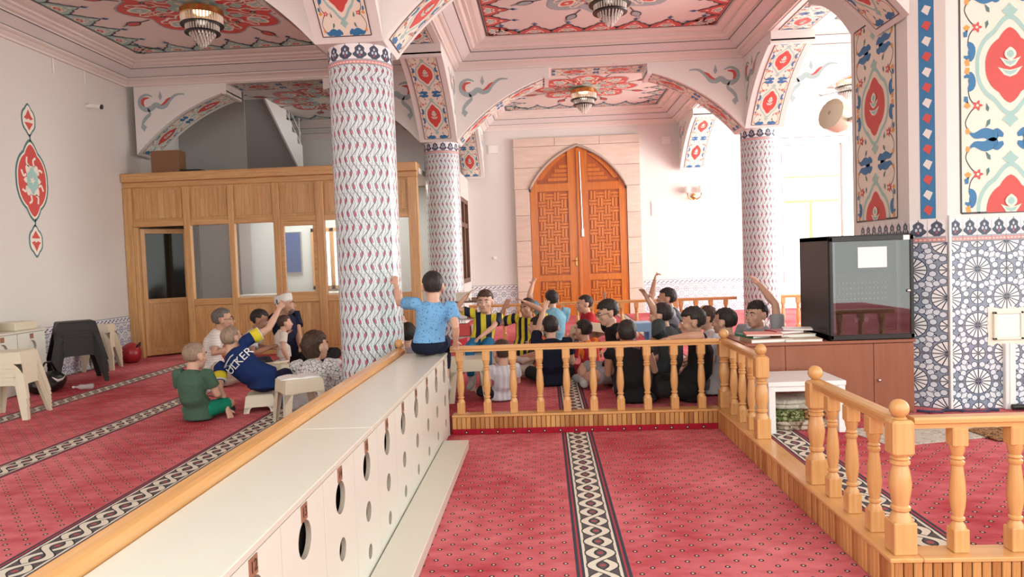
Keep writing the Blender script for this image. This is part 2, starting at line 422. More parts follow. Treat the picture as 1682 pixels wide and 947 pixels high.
# ------------------------------------------------------------------ painted ornament
class Orn:
    """flat painted motifs, mapped onto a surface by fn(u, v, h)"""
    COLS = ['cream', 'red', 'blue', 'teal', 'greyblue', 'orange', 'dark', 'green', 'white']
    def __init__(s, fn=None): s.b = MB(); s.fn = fn or (lambda u, v, h: (u, v, h)); s.tf = [lambda u, v: (u, v)]
    def P(s, u, v, L):
        for t in reversed(s.tf): u, v = t(u, v)
        return s.fn(u, v, .0015+.0012*L)
    def star(s, pts, col, L=1, c=None):
        s.b.cur = s.COLS.index(col); n = len(pts)
        cx = c[0] if c else sum(p[0] for p in pts)/n; cy = c[1] if c else sum(p[1] for p in pts)/n
        i = len(s.b.v); s.b.v.append(s.P(cx, cy, L)); s.b.v += [s.P(p[0], p[1], L) for p in pts]
        for k in range(n): s.b.f.append((i, i+1+k, i+1+(k+1) % n)); s.b.mi.append(s.b.cur); s.b.uv.append(None)
    def stroke(s, pts, w, col, L=2, closed=False, sub=4):
        s.b.cur = s.COLS.index(col); q = smooth2(pts, sub, closed); n = len(q)
        i = len(s.b.v)
        for k, p in enumerate(q):
            a = q[(k-1) % n] if (closed or k) else p; b = q[(k+1) % n] if (closed or k < n-1) else p
            t = Vector((b[0]-a[0], b[1]-a[1])); t = t.normalized() if t.length > 1e-9 else Vector((1, 0))
            ww = (w(k/(n-1)) if callable(w) else w)*.5
            s.b.v += [s.P(p[0]-t.y*ww, p[1]+t.x*ww, L), s.P(p[0]+t.y*ww, p[1]-t.x*ww, L)]
        for k in range(n if closed else n-1):
            k2 = (k+1) % n; s.b.f.append((i+2*k, i+2*k+1, i+2*k2+1, i+2*k2)); s.b.mi.append(s.b.cur); s.b.uv.append(None)
    def flower(s, u, v, r, col='red', L=3, asp=1.0):
        s.star([(u+r*(.72+.28*math.cos(5*a))*math.cos(a), v+asp*r*(.72+.28*math.cos(5*a))*math.sin(a)) for a in [2*PI*k/20 for k in range(20)]], col, L)
        s.star([(u+r*.26*math.cos(a), v+asp*r*.26*math.sin(a)) for a in [2*PI*k/6 for k in range(6)]], 'cream', L+1)
    def leaf(s, u, v, du, dv, w, col, L=3):
        n = Vector((-dv, du)).normalized()*w*.5
        s.star([(u, v), (u+du*.35+n.x, v+dv*.35+n.y), (u+du, v+dv), (u+du*.35-n.x, v+dv*.35-n.y)], col, L)
    def build(s, name, parent): return s.b.build(name, s.COLS, parent, fix=False)
def smooth2(pts, sub, closed):
    n = len(pts); out = []
    for k in range(n if closed else n-1):
        p = [pts[(k+d) % n] if closed else pts[min(max(k+d, 0), n-1)] for d in (-1, 0, 1, 2)]
        for q in range(sub):
            t = q/sub; out.append(tuple(.5*((2*p[1][i])+(-p[0][i]+p[2][i])*t+(2*p[0][i]-5*p[1][i]+4*p[2][i]-p[3][i])*t*t+(-p[0][i]+3*p[1][i]-3*p[2][i]+p[3][i])*t**3) for i in (0, 1)))
    if not closed: out.append(tuple(pts[-1]))
    return out
def ogee(a, b, n=32, scal=.06):
    out = []
    for k in range(n):
        t = 2*PI*k/n; c, q = math.cos(t), math.sin(t)
        e = (abs(c)**1.45+abs(q)**1.45)**(-1/1.45)*(1+scal*abs(math.sin(3*t)))
        out.append((a*c*e, b*q*e))
    return out
def panel_pattern(O, W, L, n, P=None, v0=0.0):
    """medallions, scrolls and flowers over a panel |u|<W/2, 0<v<L"""
    O.stroke([(0, L*k/16) for k in range(17)], W, 'cream', 0, sub=1)
    rect_frame(O, -W/2, W/2, 0, L, .008*max(1, W/.4), 'dark', 1)
    P = P or L/n
    for k in range(n):
        vc = v0+(k+.5)*P
        O.tf = [lambda u, v: (u*W, min(L, max(0, vc+v*P)))]
        O.stroke(ogee(.325, .30, 32, .10), .036, 'teal', 1, True, 2)
        O.star(ogee(.245, .235, 48, .09), 'red', 2)
        tq = lambda w0: (lambda t: w0*(.15+.85*math.sin(PI*min(1, max(0, t)))))
        for v_, w_, l_ in ((-.045, .10, 0), (.02, .085, 2)):
            O.star([(0, v_-.035), (w_*.6, v_-.02), (w_*1.25, v_+.035), (w_*.6, v_+.02), (0, v_+.012), (-w_*.6, v_+.02), (-w_*1.25, v_+.035), (-w_*.6, v_-.02)], 'cream', 3+l_, (0, v_+.002))
            O.star([(0, v_-.022), (w_*.45, v_-.008), (w_*.8, v_+.018), (w_*.35, v_+.01), (0, v_+.004), (-w_*.35, v_+.01), (-w_*.8, v_+.018), (-w_*.45, v_-.008)], 'teal', 4+l_, (0, v_-.006))
        O.tf = [lambda u, v: (u*W, min(L, max(0, vc+(v+.075)*P)))]; O.star(ogee(.06, .045, 20), 'cream', 7); O.star(ogee(.035, .026, 16), 'teal', 8)
        O.tf = [lambda u, v: (u*W, min(L, max(0, vc+v*P)))]
        for sv in (-1, 1):
            O.star([(0, sv*.42), (.05, sv*.385), (.085, sv*.37), (.05, sv*.345), (0, sv*.325), (-.05, sv*.345), (-.085, sv*.37), (-.05, sv*.385)], 'teal', 2)
            for su in (-1, 1):
                m = lambda q: [(su*a, sv*b) for a, b in q]
                tp = lambda w0: (lambda t: w0*(.25+.75*math.sin(PI*min(1, t*1.1+.02))))
                O.stroke(m([(.07, .475), (.13, .455), (.17, .475), (.26, .455), (.36, .47), (.42, .44)]), tp(.08), 'blue', 2)
                O.stroke(m([(.42, .44), (.45, .38), (.40, .31), (.34, .27)]), .010, 'dark', 1)
                O.stroke(m([(.42, .16), (.38, .12), (.40, .06), (.46, .07)]), tp(.075), 'blue', 2)
                O.stroke(m([(.34, .27), (.40, .22), (.42, .16)]), .010, 'dark', 1)
                O.flower(su*.33, sv*.265, .058, 'red', 3, W/P)
                O.leaf(su*.43, sv*.285, 0, -sv*.05, .07, 'orange'); O.leaf(su*.44, sv*.005, -su*.03, sv*.05, .06, 'orange')
                O.leaf(su*.20, sv*.36, su*.05, sv*.06, .035, 'green'); O.leaf(su*.22, sv*.31, su*.02, -sv*.06, .035, 'green')
                O.leaf(su*.46, sv*.20, -su*.04, sv*.05, .05, 'blue'); O.leaf(su*.45, sv*.43, -su*.05, sv*.02, .05, 'orange')
        O.tf = [lambda u, v: (u, v)]
def rect_frame(O, u0, u1, v0, v1, w, col, L, seg=14):
    for a, b, c, d in ((u0, v0, u1, v0), (u1, v0, u1, v1), (u1, v1, u0, v1), (u0, v1, u0, v0)):
        O.stroke([(a+(c-a)*k/seg, b+(d-b)*k/seg) for k in range(seg+1)], w, col, L, sub=1)
# ================================================================== STRUCTURE
HZ = .15            # level of the prayer hall floor above the entrance floor
XL, XC, XR, XE = -6.74, -1.62, 3.55, 8.75
Y0, Y1, Y2, Y3 = 1.2, 6.5, 11.8, 17.0
ZS, ZC = 3.47, 4.93 # springing, ceiling
BW = .30            # half width of the beams
m = MB()
m.box(XL, -.95, -8, Y3, -.05, HZ); m.box(-.95, 1.6, 6.34, Y3, -.05, HZ); m.box(1.6, XE, 3.22, Y3, -.05, HZ)
struct(m.build('floor', 'carpet'))
m = MB(); m.box(-.95, XE, -8, 6.34, -.1, 0); struct(m.build('floor_entrance', 'carpet0'))
# walls
m = MB(); m.box(XL-.25, XL, -8, Y3+.25, 0, 5.2); struct(m.build('wall_left', 'wall'))
wb = MB(); # back wall with a window opening in the right bay
wx0, wx1, wz0, wz1 = 5.62, 7.0, .75, 3.95
for a, b, c, d in ((XL, wx0, 0, 5.2), (wx1, XE, 0, 5.2), (wx0, wx1, 0, wz0), (wx0, wx1, wz1, 5.2)): wb.box(a, b, Y3, Y3+.25, c, d)
wall_back = struct(wb.build('wall_back', 'wall'))
m = MB()
for a, b, c, d in ((7.0, 7.3, 0, 5.2), (10.6, 11.6, 0, 5.2), (15.2, Y3, 0, 5.2), (7.3, 10.6, 0, .7), (11.6, 15.2, 0, .7), (7.3, 10.6, 4.3, 5.2), (11.6, 15.2, 4.3, 5.2)): m.box(XE, XE+.25, a, b, c, d)
struct(m.build('wall_right', 'wall'))
# side wall between the hall and the room behind the partition, with a window hole
m = MB(); sw0, sw1, sz0, sz1 = 14.25, 16.55, 1.05, 2.92
for a, b, c, d in ((12.1, sw0, 0, 3.46), (sw1, Y3, 0, 3.46), (sw0, sw1, 0, sz0), (sw0, sw1, sz1, 3.46)): m.box(-1.92, -1.74, a, b, c, d)
struct(m.build('wall_side', 'wall'))
# window in the side wall (brown frame)
t = MB()
for i_, (a, b, c, d) in enumerate(((sw0, sw0+.12, sz0, sz1), (sw1-.12, sw1, sz0, sz1), (sw0, sw1, sz0, sz0+.1), (sw0, sw1, sz1-.1, sz1), (15.05, 15.2, sz0, sz1), (15.75, 15.9, sz0, sz1), (sw0, sw1, 2.28, 2.38))): t.box(-1.88+.002*i_, -1.70-.003*i_, a, b, c, d)
wn = struct(t.build('window_1', 'brownframe'))
for a, b in ((14.37, 15.05), (15.2, 15.75), (15.9, 16.43)):
    for c, d in ((1.15, 2.28), (2.38, 2.82)): MB().box(-1.815, -1.805, a, b, c, d).build('pane', 'glass', wn)
# far window in the right bay: white profile, muntins, painted border
m = MB()
for a, b, c, d in ((wx0, wx0+.07, wz0, wz1), (wx1-.07, wx1, wz0, wz1), (wx0+.07, wx1-.07, wz0, wz0+.07), (wx0+.07, wx1-.07, wz1-.07, wz1)): m.box(a, b, Y3+.03, Y3+.12, c, d)
wn2 = struct(m.build('window_2', 'whitepl'))
ywood = paint('yellow_frame', (.75, .62, .08), .4)
for a, b, c, d in ((5.69, 6.93, 2.62, 2.67), (6.28, 6.33, .82, 2.62), (5.69, 6.93, 3.2, 3.23)): MB().box(a, b, Y3+.05, Y3+.1, c, d).build('glazing_bar', ywood, wn2)
for a, b, c, d in ((5.69, 6.28, .82, 2.62), (6.33, 6.93, .82, 2.62), (5.69, 6.93, 2.67, 3.2), (5.69, 6.93, 3.23, 3.88)): MB().box(a, b, Y3+.07, Y3+.08, c, d).build('pane', 'glass', wn2)
tr = MB(); fw = .17
for a, b, c, d in ((wx0-fw, wx0, wz0-.1, wz1+fw), (wx1, wx1+fw, wz0-.1, wz1+fw), (wx0, wx1, wz1, wz1+fw)): tr.box(a, b, Y3-.025, Y3, c, d)
trw = struct(tr.build('trim_1', 'white'))
O = Orn(lambda u, v, h: (u, Y3-.025-h, v))
for k in range(9): O.flower(wx0+.08+k*.155, wz1+.085, .022, 'greyblue', 2)
for k in range(17):
    for xx in (wx0-.085, wx1+.085): O.flower(xx, wz1-.05-k*.18, .022, 'greyblue', 2)
for a, b, c, d in ((wx0-fw, wz1+fw, wx1+fw, wz1+fw), (wx0, wz1, wx1, wz1), (wx0, wz0, wx0, wz1), (wx1, wz0, wx1, wz1), (wx0-fw, wz0, wx0-fw, wz1+fw), (wx1+fw, wz0, wx1+fw, wz1+fw)): O.stroke([(a, b), (c, d)], .012, 'dark', 1)
O.build('painted_border', trw)

# ---------------------------------------------------------------- arches
HS = 0.31*2.285
def arch(label, axis, fixed, s0, s1, e0=BW, e1=BW, spandrel=True, faces=(-1, 1), group='painted arches between the columns'):
    """beam with an arched soffit along axis ('x' or 'y') from column centre s0 to s1"""
    a0, a1 = s0+e0, s1-e1; half = (a1-a0)/2; mid = (a0+a1)/2; q = half/2.285
    ht = .78*q; zt = 4.43; cc = (ht*ht+zt*zt-half*half-ZS*ZS)/(2*(zt-ZS)); R = math.hypot(half, ZS-cc)
    ph1, ph0 = math.asin(half/R), math.asin(ht/R)
    def pt(s, f, z): return (s, fixed+f, z) if axis == 'x' else (fixed+f, s, z)
    NA = 18
    prof = [(a0, ZS)]
    for k in range(1, NA+1):
        ph = ph1+(ph0-ph1)*k/NA; prof.append((mid-R*math.sin(ph), cc+R*math.cos(ph)))
    prof += [(mid-ht, 4.56), (mid+ht, 4.56)]
    for k in range(NA, -1, -1):
        ph = ph1+(ph0-ph1)*k/NA; prof.append((mid+R*math.sin(ph), cc+R*math.cos(ph)))
    b = MB(); zt2 = 5.1
    for (p, r) in zip(prof[:-1], prof[1:]):
        for f in (-BW, BW): 
            if abs(p[0]-r[0]) > 1e-6: b.quad([pt(p[0], f, p[1]), pt(r[0], f, r[1]), pt(r[0], f, zt2), pt(p[0], f, zt2)])
        b.quad([pt(p[0], -BW, p[1]), pt(p[0], BW, p[1]), pt(r[0], BW, r[1]), pt(r[0], -BW, r[1])])
    b.quad([pt(a0, -BW, zt2), pt(a0, BW, zt2), pt(a1, BW, zt2), pt(a1, -BW, zt2)])
    for a in (a0, a1): b.quad([pt(a, -BW, ZS), pt(a, BW, ZS), pt(a, BW, zt2), pt(a, -BW, zt2)])
    root = thing('arch', label, 'arch', pt(a0, 0, ZS), 0, group)
    b.build('beam', 'white', root)
    # soffit panels
    for sd in (-1, 1):
        def fn(u, v, h, sd=sd):
            ph = ph1-.02-(v/R); r = R-.004-h; f = u
            return pt(mid+sd*r*math.sin(ph), f, cc+r*math.cos(ph))
        O = Orn(fn); panel_pattern(O, .42, (ph1-ph0)*R-.10, 2); O.build('painted_soffit', root)
    O = Orn(lambda u, v, h: pt(mid-ht+.06+v, u, 4.556-h)); panel_pattern(O, .42, 2*ht-.12, 2); O.build('painted_soffit', root)
    # soffit ledges at the ends of the raised middle
    for sd in (-1, 1):
        l = MB(); x0 = mid+sd*ht; x1 = mid+sd*(ht+.07)
        p0, p1 = pt(min(x0, x1), -BW-.006, 4.39), pt(max(x0, x1), BW+.006, 4.452); l.box(p0[0], p1[0], p0[1], p1[1], p0[2], p1[2]); l.build('ledge', 'white', root)
    if spandrel:
        for fs in faces:
            for sd in (-1, 1):
                O = Orn(lambda u, v, h, fs=fs: pt(u, fs*(BW+h), v))
                e = a0 if sd < 0 else a1; k = .85
                m_ = lambda q: [(e-sd*a*k, ZS+.03+b*k) for a, b in q]
                tp = lambda w0: (lambda t: w0*(.15+.85*math.sin(PI*min(1, t*.96+.02))))
                O.stroke(m_([(.36, 1.06), (.24, 1.10), (.12, 1.03), (.12, .90), (.22, .82), (.34, .84), (.42, .90), (.52, .86), (.62, .88), (.70, .98), (.84, 1.08), (1.0, 1.08)]), tp(.085), 'greyblue', 1)
                O.stroke(m_([(.30, 1.04), (.19, 1.02), (.165, .94), (.20, .88)]), tp(.05), 'red', 2)
                O.stroke(m_([(.52, .885), (.60, .93), (.66, .99), (.72, 1.03)]), tp(.04), 'red', 2)
                O.stroke(m_([(.26, .84), (.30, .74), (.22, .66), (.16, .58), (.12, .46)]), tp(.06), 'greyblue', 1)
                O.leaf(*m_([(.17, .54)])[0], sd*.0-.0, -.12, .10, 'greyblue'); O.leaf(*m_([(.52, .98)])[0], 0, .16, .06, 'greyblue')
                O.build('painted_scroll', root)
    return root
arch('painted arch over the wooden partition, beside the left wall', 'x', Y2, XL, XC, .14, BW, True, (-1,))
arch('painted arch spanning in front of the tall wooden door', 'x', Y2, XC, XR)
arch('painted arch right of the far right column, towards the bright window', 'x', Y2, XR, XE, BW, .14)
arch('painted arch springing left from the nearest column', 'x', Y1, XL, XC, .14, BW, False)
arch('painted arch springing right from the nearest column', 'x', Y1, XC, XR, BW, .42, False)
arch('painted arch springing from the nearest column towards the viewer', 'y', XC, Y0, Y1, BW, BW, False)
arch('painted arch joining the nearest column and the column beside the partition', 'y', XC, Y1, Y2)
arch('painted arch running from the column beside the partition to the door wall', 'y', XC, Y2, Y3, BW, .14)
arch('painted arch running from the tiled pier back to the far right column', 'y', XR, Y1, Y2, .90, BW)
arch('painted arch running from the far right column to the door wall', 'y', XR, Y2, Y3, BW, .14)

# ---------------------------------------------------------------- columns
CR = .288
def col_tile_mesh(z, n, h, mat, name):
    b = MB(); sg = 4
    for k in range(sg):
        a0 = 2*PI/n*(k/sg-.5); a1 = 2*PI/n*((k+1)/sg-.5); r = CR; e = .0
        u0, u1 = k/sg, (k+1)/sg
        b.quad([(r*math.cos(a0), r*math.sin(a0), 0), (r*math.cos(a1), r*math.sin(a1), 0), (r*math.cos(a1), r*math.sin(a1), h), (r*math.cos(a0), r*math.sin(a0), h)], [(u0, 0), (u1, 0), (u1, 1), (u0, 1)])
    for s_, a in ((0, -PI/n), (1, PI/n)):
        b.quad([(CR*math.cos(a), CR*math.sin(a), 0), (CR*math.cos(a), CR*math.sin(a), h), ((CR-.012)*math.cos(a), (CR-.012)*math.sin(a), h), ((CR-.012)*math.cos(a), (CR-.012)*math.sin(a), 0)])
    me = b.mesh(name, mat, None, False, False); return me
NT, TH = 9, .238
vt = col_tile_mesh(0, NT, TH-.002, 'vine', 'tile')
vc = col_tile_mesh(0, 14, .178, 'crown', 'crown_tile')
def column(label, x, y):
    root = thing('column', label, 'column', (x, y, HZ), 0, 'tiled columns')
    MB().lathe([(CR-.006, HZ), (CR-.006, ZS)], (x, y, 0), 40).build('shaft', 'whitepl', root, .5)
    MB().lathe([(CR+.012, HZ), (CR+.02, HZ+.10), (CR+.004, HZ+.12)], (x, y, 0), 40).build('carpet_collar', 'collar', root, .5)
    z = HZ+.12; r = 0
    zt = ZS-.178
    while z < zt-.01:
        h = min(TH, zt-z)
        for k in range(NT): piece('tile', vt, root, (x, y, z), (0, 0, 2*PI*(k+.5*(r % 2)*0)/NT), (1, 1, h/TH))
        z += h; r += 1
    for k in range(14): piece('crown_tile', vc, root, (x, y, zt), (0, 0, 2*PI*k/14))
    xb_ = XC if x < 0 else XR; b = MB(); b.box(xb_-BW, xb_+BW, y-BW, y+BW, ZS, ZS+.05, .006); b.box(xb_-BW+.001, xb_+BW-.001, y-BW+.001, y+BW-.001, ZS+.05, 5.08)
    b.build('capital_block', 'white', root)
MT['collar'] = paint('red_carpet_collar', (.42, .025, .04), .9, .1, 20)
column('nearest and largest round tiled column, touched by the boy in light blue', XC+.02, Y1)
column('round tiled column at the right end of the wooden partition', XC, Y2)
column('round tiled column far right, behind the boy raising his arm', XR, Y2)

# ---------------------------------------------------------------- pier on the right
PX0, PXC, PY0, PYC, PY1 = 3.15, 3.37, 6.10, 6.28, 7.38
pier = thing('pier', 'massive white pier with painted panels and blue tiled base on the right', 'pier', (4.2, 6.8, HZ))
poly = [(PX0, PYC), (PXC, PY0), (5.6, PY0), (5.6, PY1), (PX0, PY1)]
MB().prism(poly, 2, HZ, 4.925).build('core', 'white', pier)
TS = .235
def sq_tile(name, mat, t, flip, th=.006, tv=None):
    b = MB(); h = tv or t
    uv = [(0, 0), (1, 0), (1, 1), (0, 1)]
    if flip: uv = [(1, 0), (0, 0), (0, 1), (1, 1)]
    g = .0012
    b.quad([(g, -th, g), (t-g, -th, g), (t-g, -th, h-g), (g, -th, h-g)], uv)
    for p, q in (((g, g), (t-g, g)), ((t-g, g), (t-g, h-g)), ((t-g, h-g), (g, h-g)), ((g, h-g), (g, g))):
        b.quad([(p[0], -th, p[1]), (p[0], 0, p[1]), (q[0], 0, q[1]), (q[0], -th, q[1])])
    return b.mesh(name, mat, None, False, False)
stA, stB = sq_tile('tile', 'star', TS, False), sq_tile('tile', 'star', TS, True)
crn = sq_tile('crown_tile', 'crown', TS/2, False, .006, .19)
NR = 6
for r in range(NR):
    for c in range(9): piece('tile', (stA, stB)[(r+c) % 2], pier, (PXC+c*TS, PY0, HZ+r*TS))
    piece('tile', (stB, stA)[r % 2], pier, (PXC-TS*math.cos(math.atan2(PYC-PY0, PXC-PX0))*1.2, PY0+TS*math.sin(math.atan2(PYC-PY0, PXC-PX0))*1.2, HZ+r*TS), (0, 0, -math.atan2(PYC-PY0, PXC-PX0)), (1.2, 1, 1))
    for c in range(4): piece('tile', (stA, stB)[(r+c) % 2], pier, (PX0, PYC+(c+1)*TS, HZ+r*TS), (0, 0, -PI/2))
zc = HZ+NR*TS
for c in range(18): piece('crown_tile', crn, pier, (PXC+c*TS/2, PY0, zc))
for c in range(2): piece('crown_tile', crn, pier, (PX0+c*TS/2*.9, PYC-c*TS/2*.75, zc), (0, 0, -math.atan2(PYC-PY0, PXC-PX0)), (1.15, 1, 1))
for c in range(8): piece('crown_tile', crn, pier, (PX0, PYC+(c+1)*TS/2, zc), (0, 0, -PI/2))
pz = zc+.23
O = Orn(lambda u, v, h: (3.88+u, PY0-h, pz+v)); panel_pattern(O, .80, 3.2, 4, 1.2, -.6); O.build('painted_panel', pier)
O = Orn(lambda u, v, h: (PX0-h, 6.89-u, pz+v)); panel_pattern(O, .82, 1.86, 3, 1.06, -.53); O.build('painted_panel', pier)
dx, dy = PXC-PX0, PY0-PYC; dl = math.hypot(dx, dy); dx /= dl; dy /= dl
def chf(u, v, h): return (PX0+dx*(dl/2+u)+dy*h, PYC+dy*(dl/2+u)-dx*h, pz+v)
O = Orn(chf); O.stroke([(0, -.03), (0, 3)], .115, 'blue', 0, sub=1)
for k in range(24):
    v = .04+k*.128; O.star([(-.035, v), (-.008, v+.045), (.038, v+.02), (.012, v-.045)], ('red', 'white')[k % 2], 2)
O.build('painted_band', pier)
# conduits and access hatch on the pier
MB().box(3.368, 3.39, PY0-.025, PY0-.004, HZ, zc+.22, .004).build('conduit', 'whitepl', pier)
MB().box(3.80, 3.885, PY0-.05, PY0-.006, HZ, .70, .006).build('conduit', 'whitepl', pier)
cd = MB(); cd.box(3.832, 3.853, PY0-.056, PY0-.05, HZ, .70); cd.build('conduit_cover', 'paper', pier)
hb = thing('junction_box', 'square white junction box with rough plaster edges on the pier tiles', 'junction box', (3.84, PY0, .83))
pl = MB(); rr = random.Random(3); n = 40; ring = []
for k in range(n):
    a = 2*PI*k/n; e = 1/max(abs(math.cos(a)), abs(math.sin(a))); ring.append((3.84+.155*e*math.cos(a)*(1+rr.uniform(-.05, .08)), .845+.15*e*math.sin(a)*(1+rr.uniform(-.05, .08))))
pl.prism(ring, 1, PY0-.012, PY0-.005); pl.build('plaster_edge', 'cream', hb)
fr = MB()
for a, b_, c, d in ((3.72, 3.745, .73, .965), (3.935, 3.96, .73, .965), (3.72, 3.96, .73, .75), (3.72, 3.96, .945, .965)): fr.box(a, b_, PY0-.035, PY0-.01, c, d, .003)
fr.build('frame', 'cream', hb); MB().box(3.745, 3.935, PY0-.028, PY0-.014, .75, .945, .004).build('cover', 'whitepl', hb)

# ---------------------------------------------------------------- ceilings, cornices and painted ceilings
PROF = [(0, 4.57), (.035, 4.57), (.035, 4.60), (.06, 4.615), (.09, 4.64), (.12, 4.645), (.15, 4.66), (.15, 4.685)]
PROF2 = [(.15, 4.685), (.30, 4.785)]
PROF3 = [(.30, 4.785), (.30, 4.81), (.35, 4.82), (.38, 4.845), (.43, 4.85), (.43, 4.88), (.50, 4.89), (.55, 4.91), (.55, ZC)]
TN = [1]
def ring(b, x0, x1, y0, y1, prof):
    for (d0, z0), (d1, z1) in zip(prof[:-1], prof[1:]):
        A = [(x0+d0, y0+d0), (x1-d0, y0+d0), (x1-d0, y1-d0), (x0+d0, y1-d0)]; B = [(x0+d1, y0+d1), (x1-d1, y0+d1), (x1-d1, y1-d1), (x0+d1, y1-d1)]
        for k in range(4):
            k2 = (k+1) % 4; b.quad([(*A[k], z0), (*A[k2], z0), (*B[k2], z1), (*B[k], z1)])
def bay(x0, x1, y0, y1, border, field, style=True):
    m = MB(); m.box(x0, x1, y0, y1, ZC, ZC+.15); c = struct(m.build('ceiling', 'ceil'))
    TN[0] += 1; b = MB(); b.cur = 0; ring(b, x0, x1, y0, y1, PROF); b.cur = 1; ring(b, x0, x1, y0, y1, PROF2); b.cur = 0; ring(b, x0, x1, y0, y1, PROF3)
    b.cur = 2
    for d, z in ((.15, 4.6865), (.30, 4.7865)):
        for k in range(1): ring(b, x0, x1, y0, y1, [(d-.004, z-.010), (d+.006, z-.0035)])
    struct(b.build('trim_%d' % TN[0], ['ceil', 'greyband', 'dark'], None, False, True, False))
    if not style: return
    O = Orn(lambda u, v, h: (u, v, ZC-h-.001)); ix0, ix1, iy0, iy1 = x0+.58, x1-.58, y0+.58, y1-.58
    rect_frame(O, ix0, ix1, iy0, iy1, .02, 'dark', 1); 
    other = 'red' if border != 'red' else 'teal'
    for (ax, ay, bx, by, nx, ny) in ((ix0, iy0, ix1, iy0, 0, 1), (ix1, iy0, ix1, iy1, -1, 0), (ix1, iy1, ix0, iy1, 0, -1), (ix0, iy1, ix0, iy0, 1, 0)):
        Ln = math.hypot(bx-ax, by-ay); n = max(3, round(Ln/.47)); t = ((bx-ax)/Ln, (by-ay)/Ln); st = Ln/n
        def T(u, v, ax=ax, ay=ay, t=t, nx=nx, ny=ny): return (ax+t[0]*u+nx*v, ay+t[1]*u+ny*v)
        O.tf = [T]
        O.stroke([(0.02, .07), (Ln-.02, .07)], .11, border if border != 'red' else 'cream', 1, sub=1)
        for k in range(n):
            c0 = (k+.5)*st; h = st/2
            O.star([(c0+a*1.06, b2) for a, b2 in ((-h, .02), (h, .02), (h*.98, .14), (h*.72, .19), (h*.62, .24), (h*.38, .26), (h*.28, .33), (0, .40), (-h*.28, .33), (-h*.38, .26), (-h*.62, .24), (-h*.72, .19), (-h*.98, .14))], 'dark', 2, (c0, .12))
            O.star([(c0+a, b2) for a, b2 in ((-h*.96, .03), (h*.96, .03), (h*.9, .12), (h*.66, .175), (h*.55, .22), (h*.34, .24), (h*.24, .30), (0, .375), (-h*.24, .30), (-h*.34, .24), (-h*.55, .22), (-h*.66, .175), (-h*.9, .12))], border, 3, (c0, .12))
            for a in (-.55, .55): O.stroke([(c0+a*h, .05), (c0+a*h*.75, .12), (c0+a*h*.3, .19), (c0, .15)], .022, 'cream', 4)
            O.star([(c0+a, .10+b2) for a, b2 in ogee(.095, .055, 16)], 'cream', 4); O.star([(c0+a, .10+b2) for a, b2 in ogee(.065, .036, 16)], other, 5); O.flower(c0, .10, .022, 'cream', 6)
            O.star([(c0, .29), (c0+.03, .26), (c0, .23), (c0-.03, .26)], 'cream', 4)
            O.leaf(c0, .39, 0, .13, .05, 'blue', 3); O.leaf(c0, .42, .05, .05, .03, 'blue', 3); O.leaf(c0, .42, -.05, .05, .03, 'blue', 3)
            O.flower(c0-h, .08, .03, 'green', 6)
        O.tf = [lambda u, v: (u, v)]
    # central rosette
    cx, cy = (x0+x1)/2, (y0+y1)/2; R = min(ix1-ix0, iy1-iy0)*.30
    O.tf = [lambda u, v: (cx+u*R, cy+v*R)]
    ros = lambda k, ph=0: [(k*r_*math.cos(a+ph), k*r_*math.sin(a+ph)) for a, r_ in [(2*PI*i/64, .80+.20*abs(math.cos(4*2*PI*i/64))**1.5*(1 if (i//8) % 1 == 0 else 1)) for i in range(64)]]
    O.star(ros(1.03), 'greyblue', 1); O.star(ros(1.0), field, 2)
    ot = 'teal' if field == 'red' else 'red'
    for k in range(8):
        a = 2*PI*k/8; ca, sa = math.cos(a), math.sin(a)
        def T(u, v, ca=ca, sa=sa): return (u*ca-v*sa, u*sa+v*ca)
        O.tf = [lambda u, v: (cx+u*R, cy+v*R), T]
        O.star([(.74+p*1.0, q) for p, q in ogee(.15, .10, 16)], 'cream', 3); O.star([(.74+p, q) for p, q in ogee(.11, .07, 16)], ot, 4); O.flower(.74, 0, .04, 'cream', 5)
        O.stroke([(.30, .02), (.42, .12), (.55, .10), (.62, .16), (.80, .19)], .028, 'cream', 3); O.stroke([(.30, -.02), (.42, -.12), (.55, -.10), (.62, -.16), (.80, -.19)], .028, 'cream', 3)
        O.star([(.46+p, q) for p, q in ogee(.075, .075, 12)], ot, 4)
        b2 = a+PI/8; O.tf = [lambda u, v: (cx+u*R, cy+v*R), lambda u, v, c2=math.cos(b2), s2=math.sin(b2): (u*c2-v*s2, u*s2+v*c2)]
        O.flower(.62, 0, .05, 'dark', 4); O.stroke([(.86, 0), (1.08, 0)], .02, 'dark', 3)
        O.star([(1.16+p, q) for p, q in ogee(.13, .075, 14)], 'dark', 3); O.star([(1.16+p, q) for p, q in ogee(.10, .055, 14)], field, 4); O.stroke([(1.26, 0), (1.36, 0)], .03, 'greyblue', 4)
    for k in range(16):
        a = 2*PI*k/16+.196; O.tf = [lambda u, v: (cx+u*R, cy+v*R), lambda u, v, ca=math.cos(a), sa=math.sin(a): (u*ca-v*sa, u*sa+v*ca)]
        O.stroke([(.62, .06), (.70, .02), (.78, .05), (.84, 0)], .02, 'cream', 5); O.stroke([(.62, -.06), (.70, -.02), (.78, -.05), (.84, 0)], .02, 'cream', 5); O.flower(.56, 0, .035, ot, 6)
    for k in range(24):
        a = 2*PI*k/24+.1; ca, sa = math.cos(a), math.sin(a); r_ = .56 if k % 3 else .9
        O.tf = [lambda u, v: (cx+u*R, cy+v*R), lambda u, v, ca=ca, sa=sa, r_=r_: (r_*ca+u*ca-v*sa, r_*sa+u*sa+v*ca)]
        if k % 3: O.stroke([(-.10, -.03), (-.03, .05), (.05, .03), (.07, -.04), (.02, -.05)], .022, 'cream', 4); O.leaf(.02, .03, .09, .05, .04, ot if k % 2 else 'cream', 4)
    O.tf = [lambda u, v: (cx+u*R, cy+v*R)]
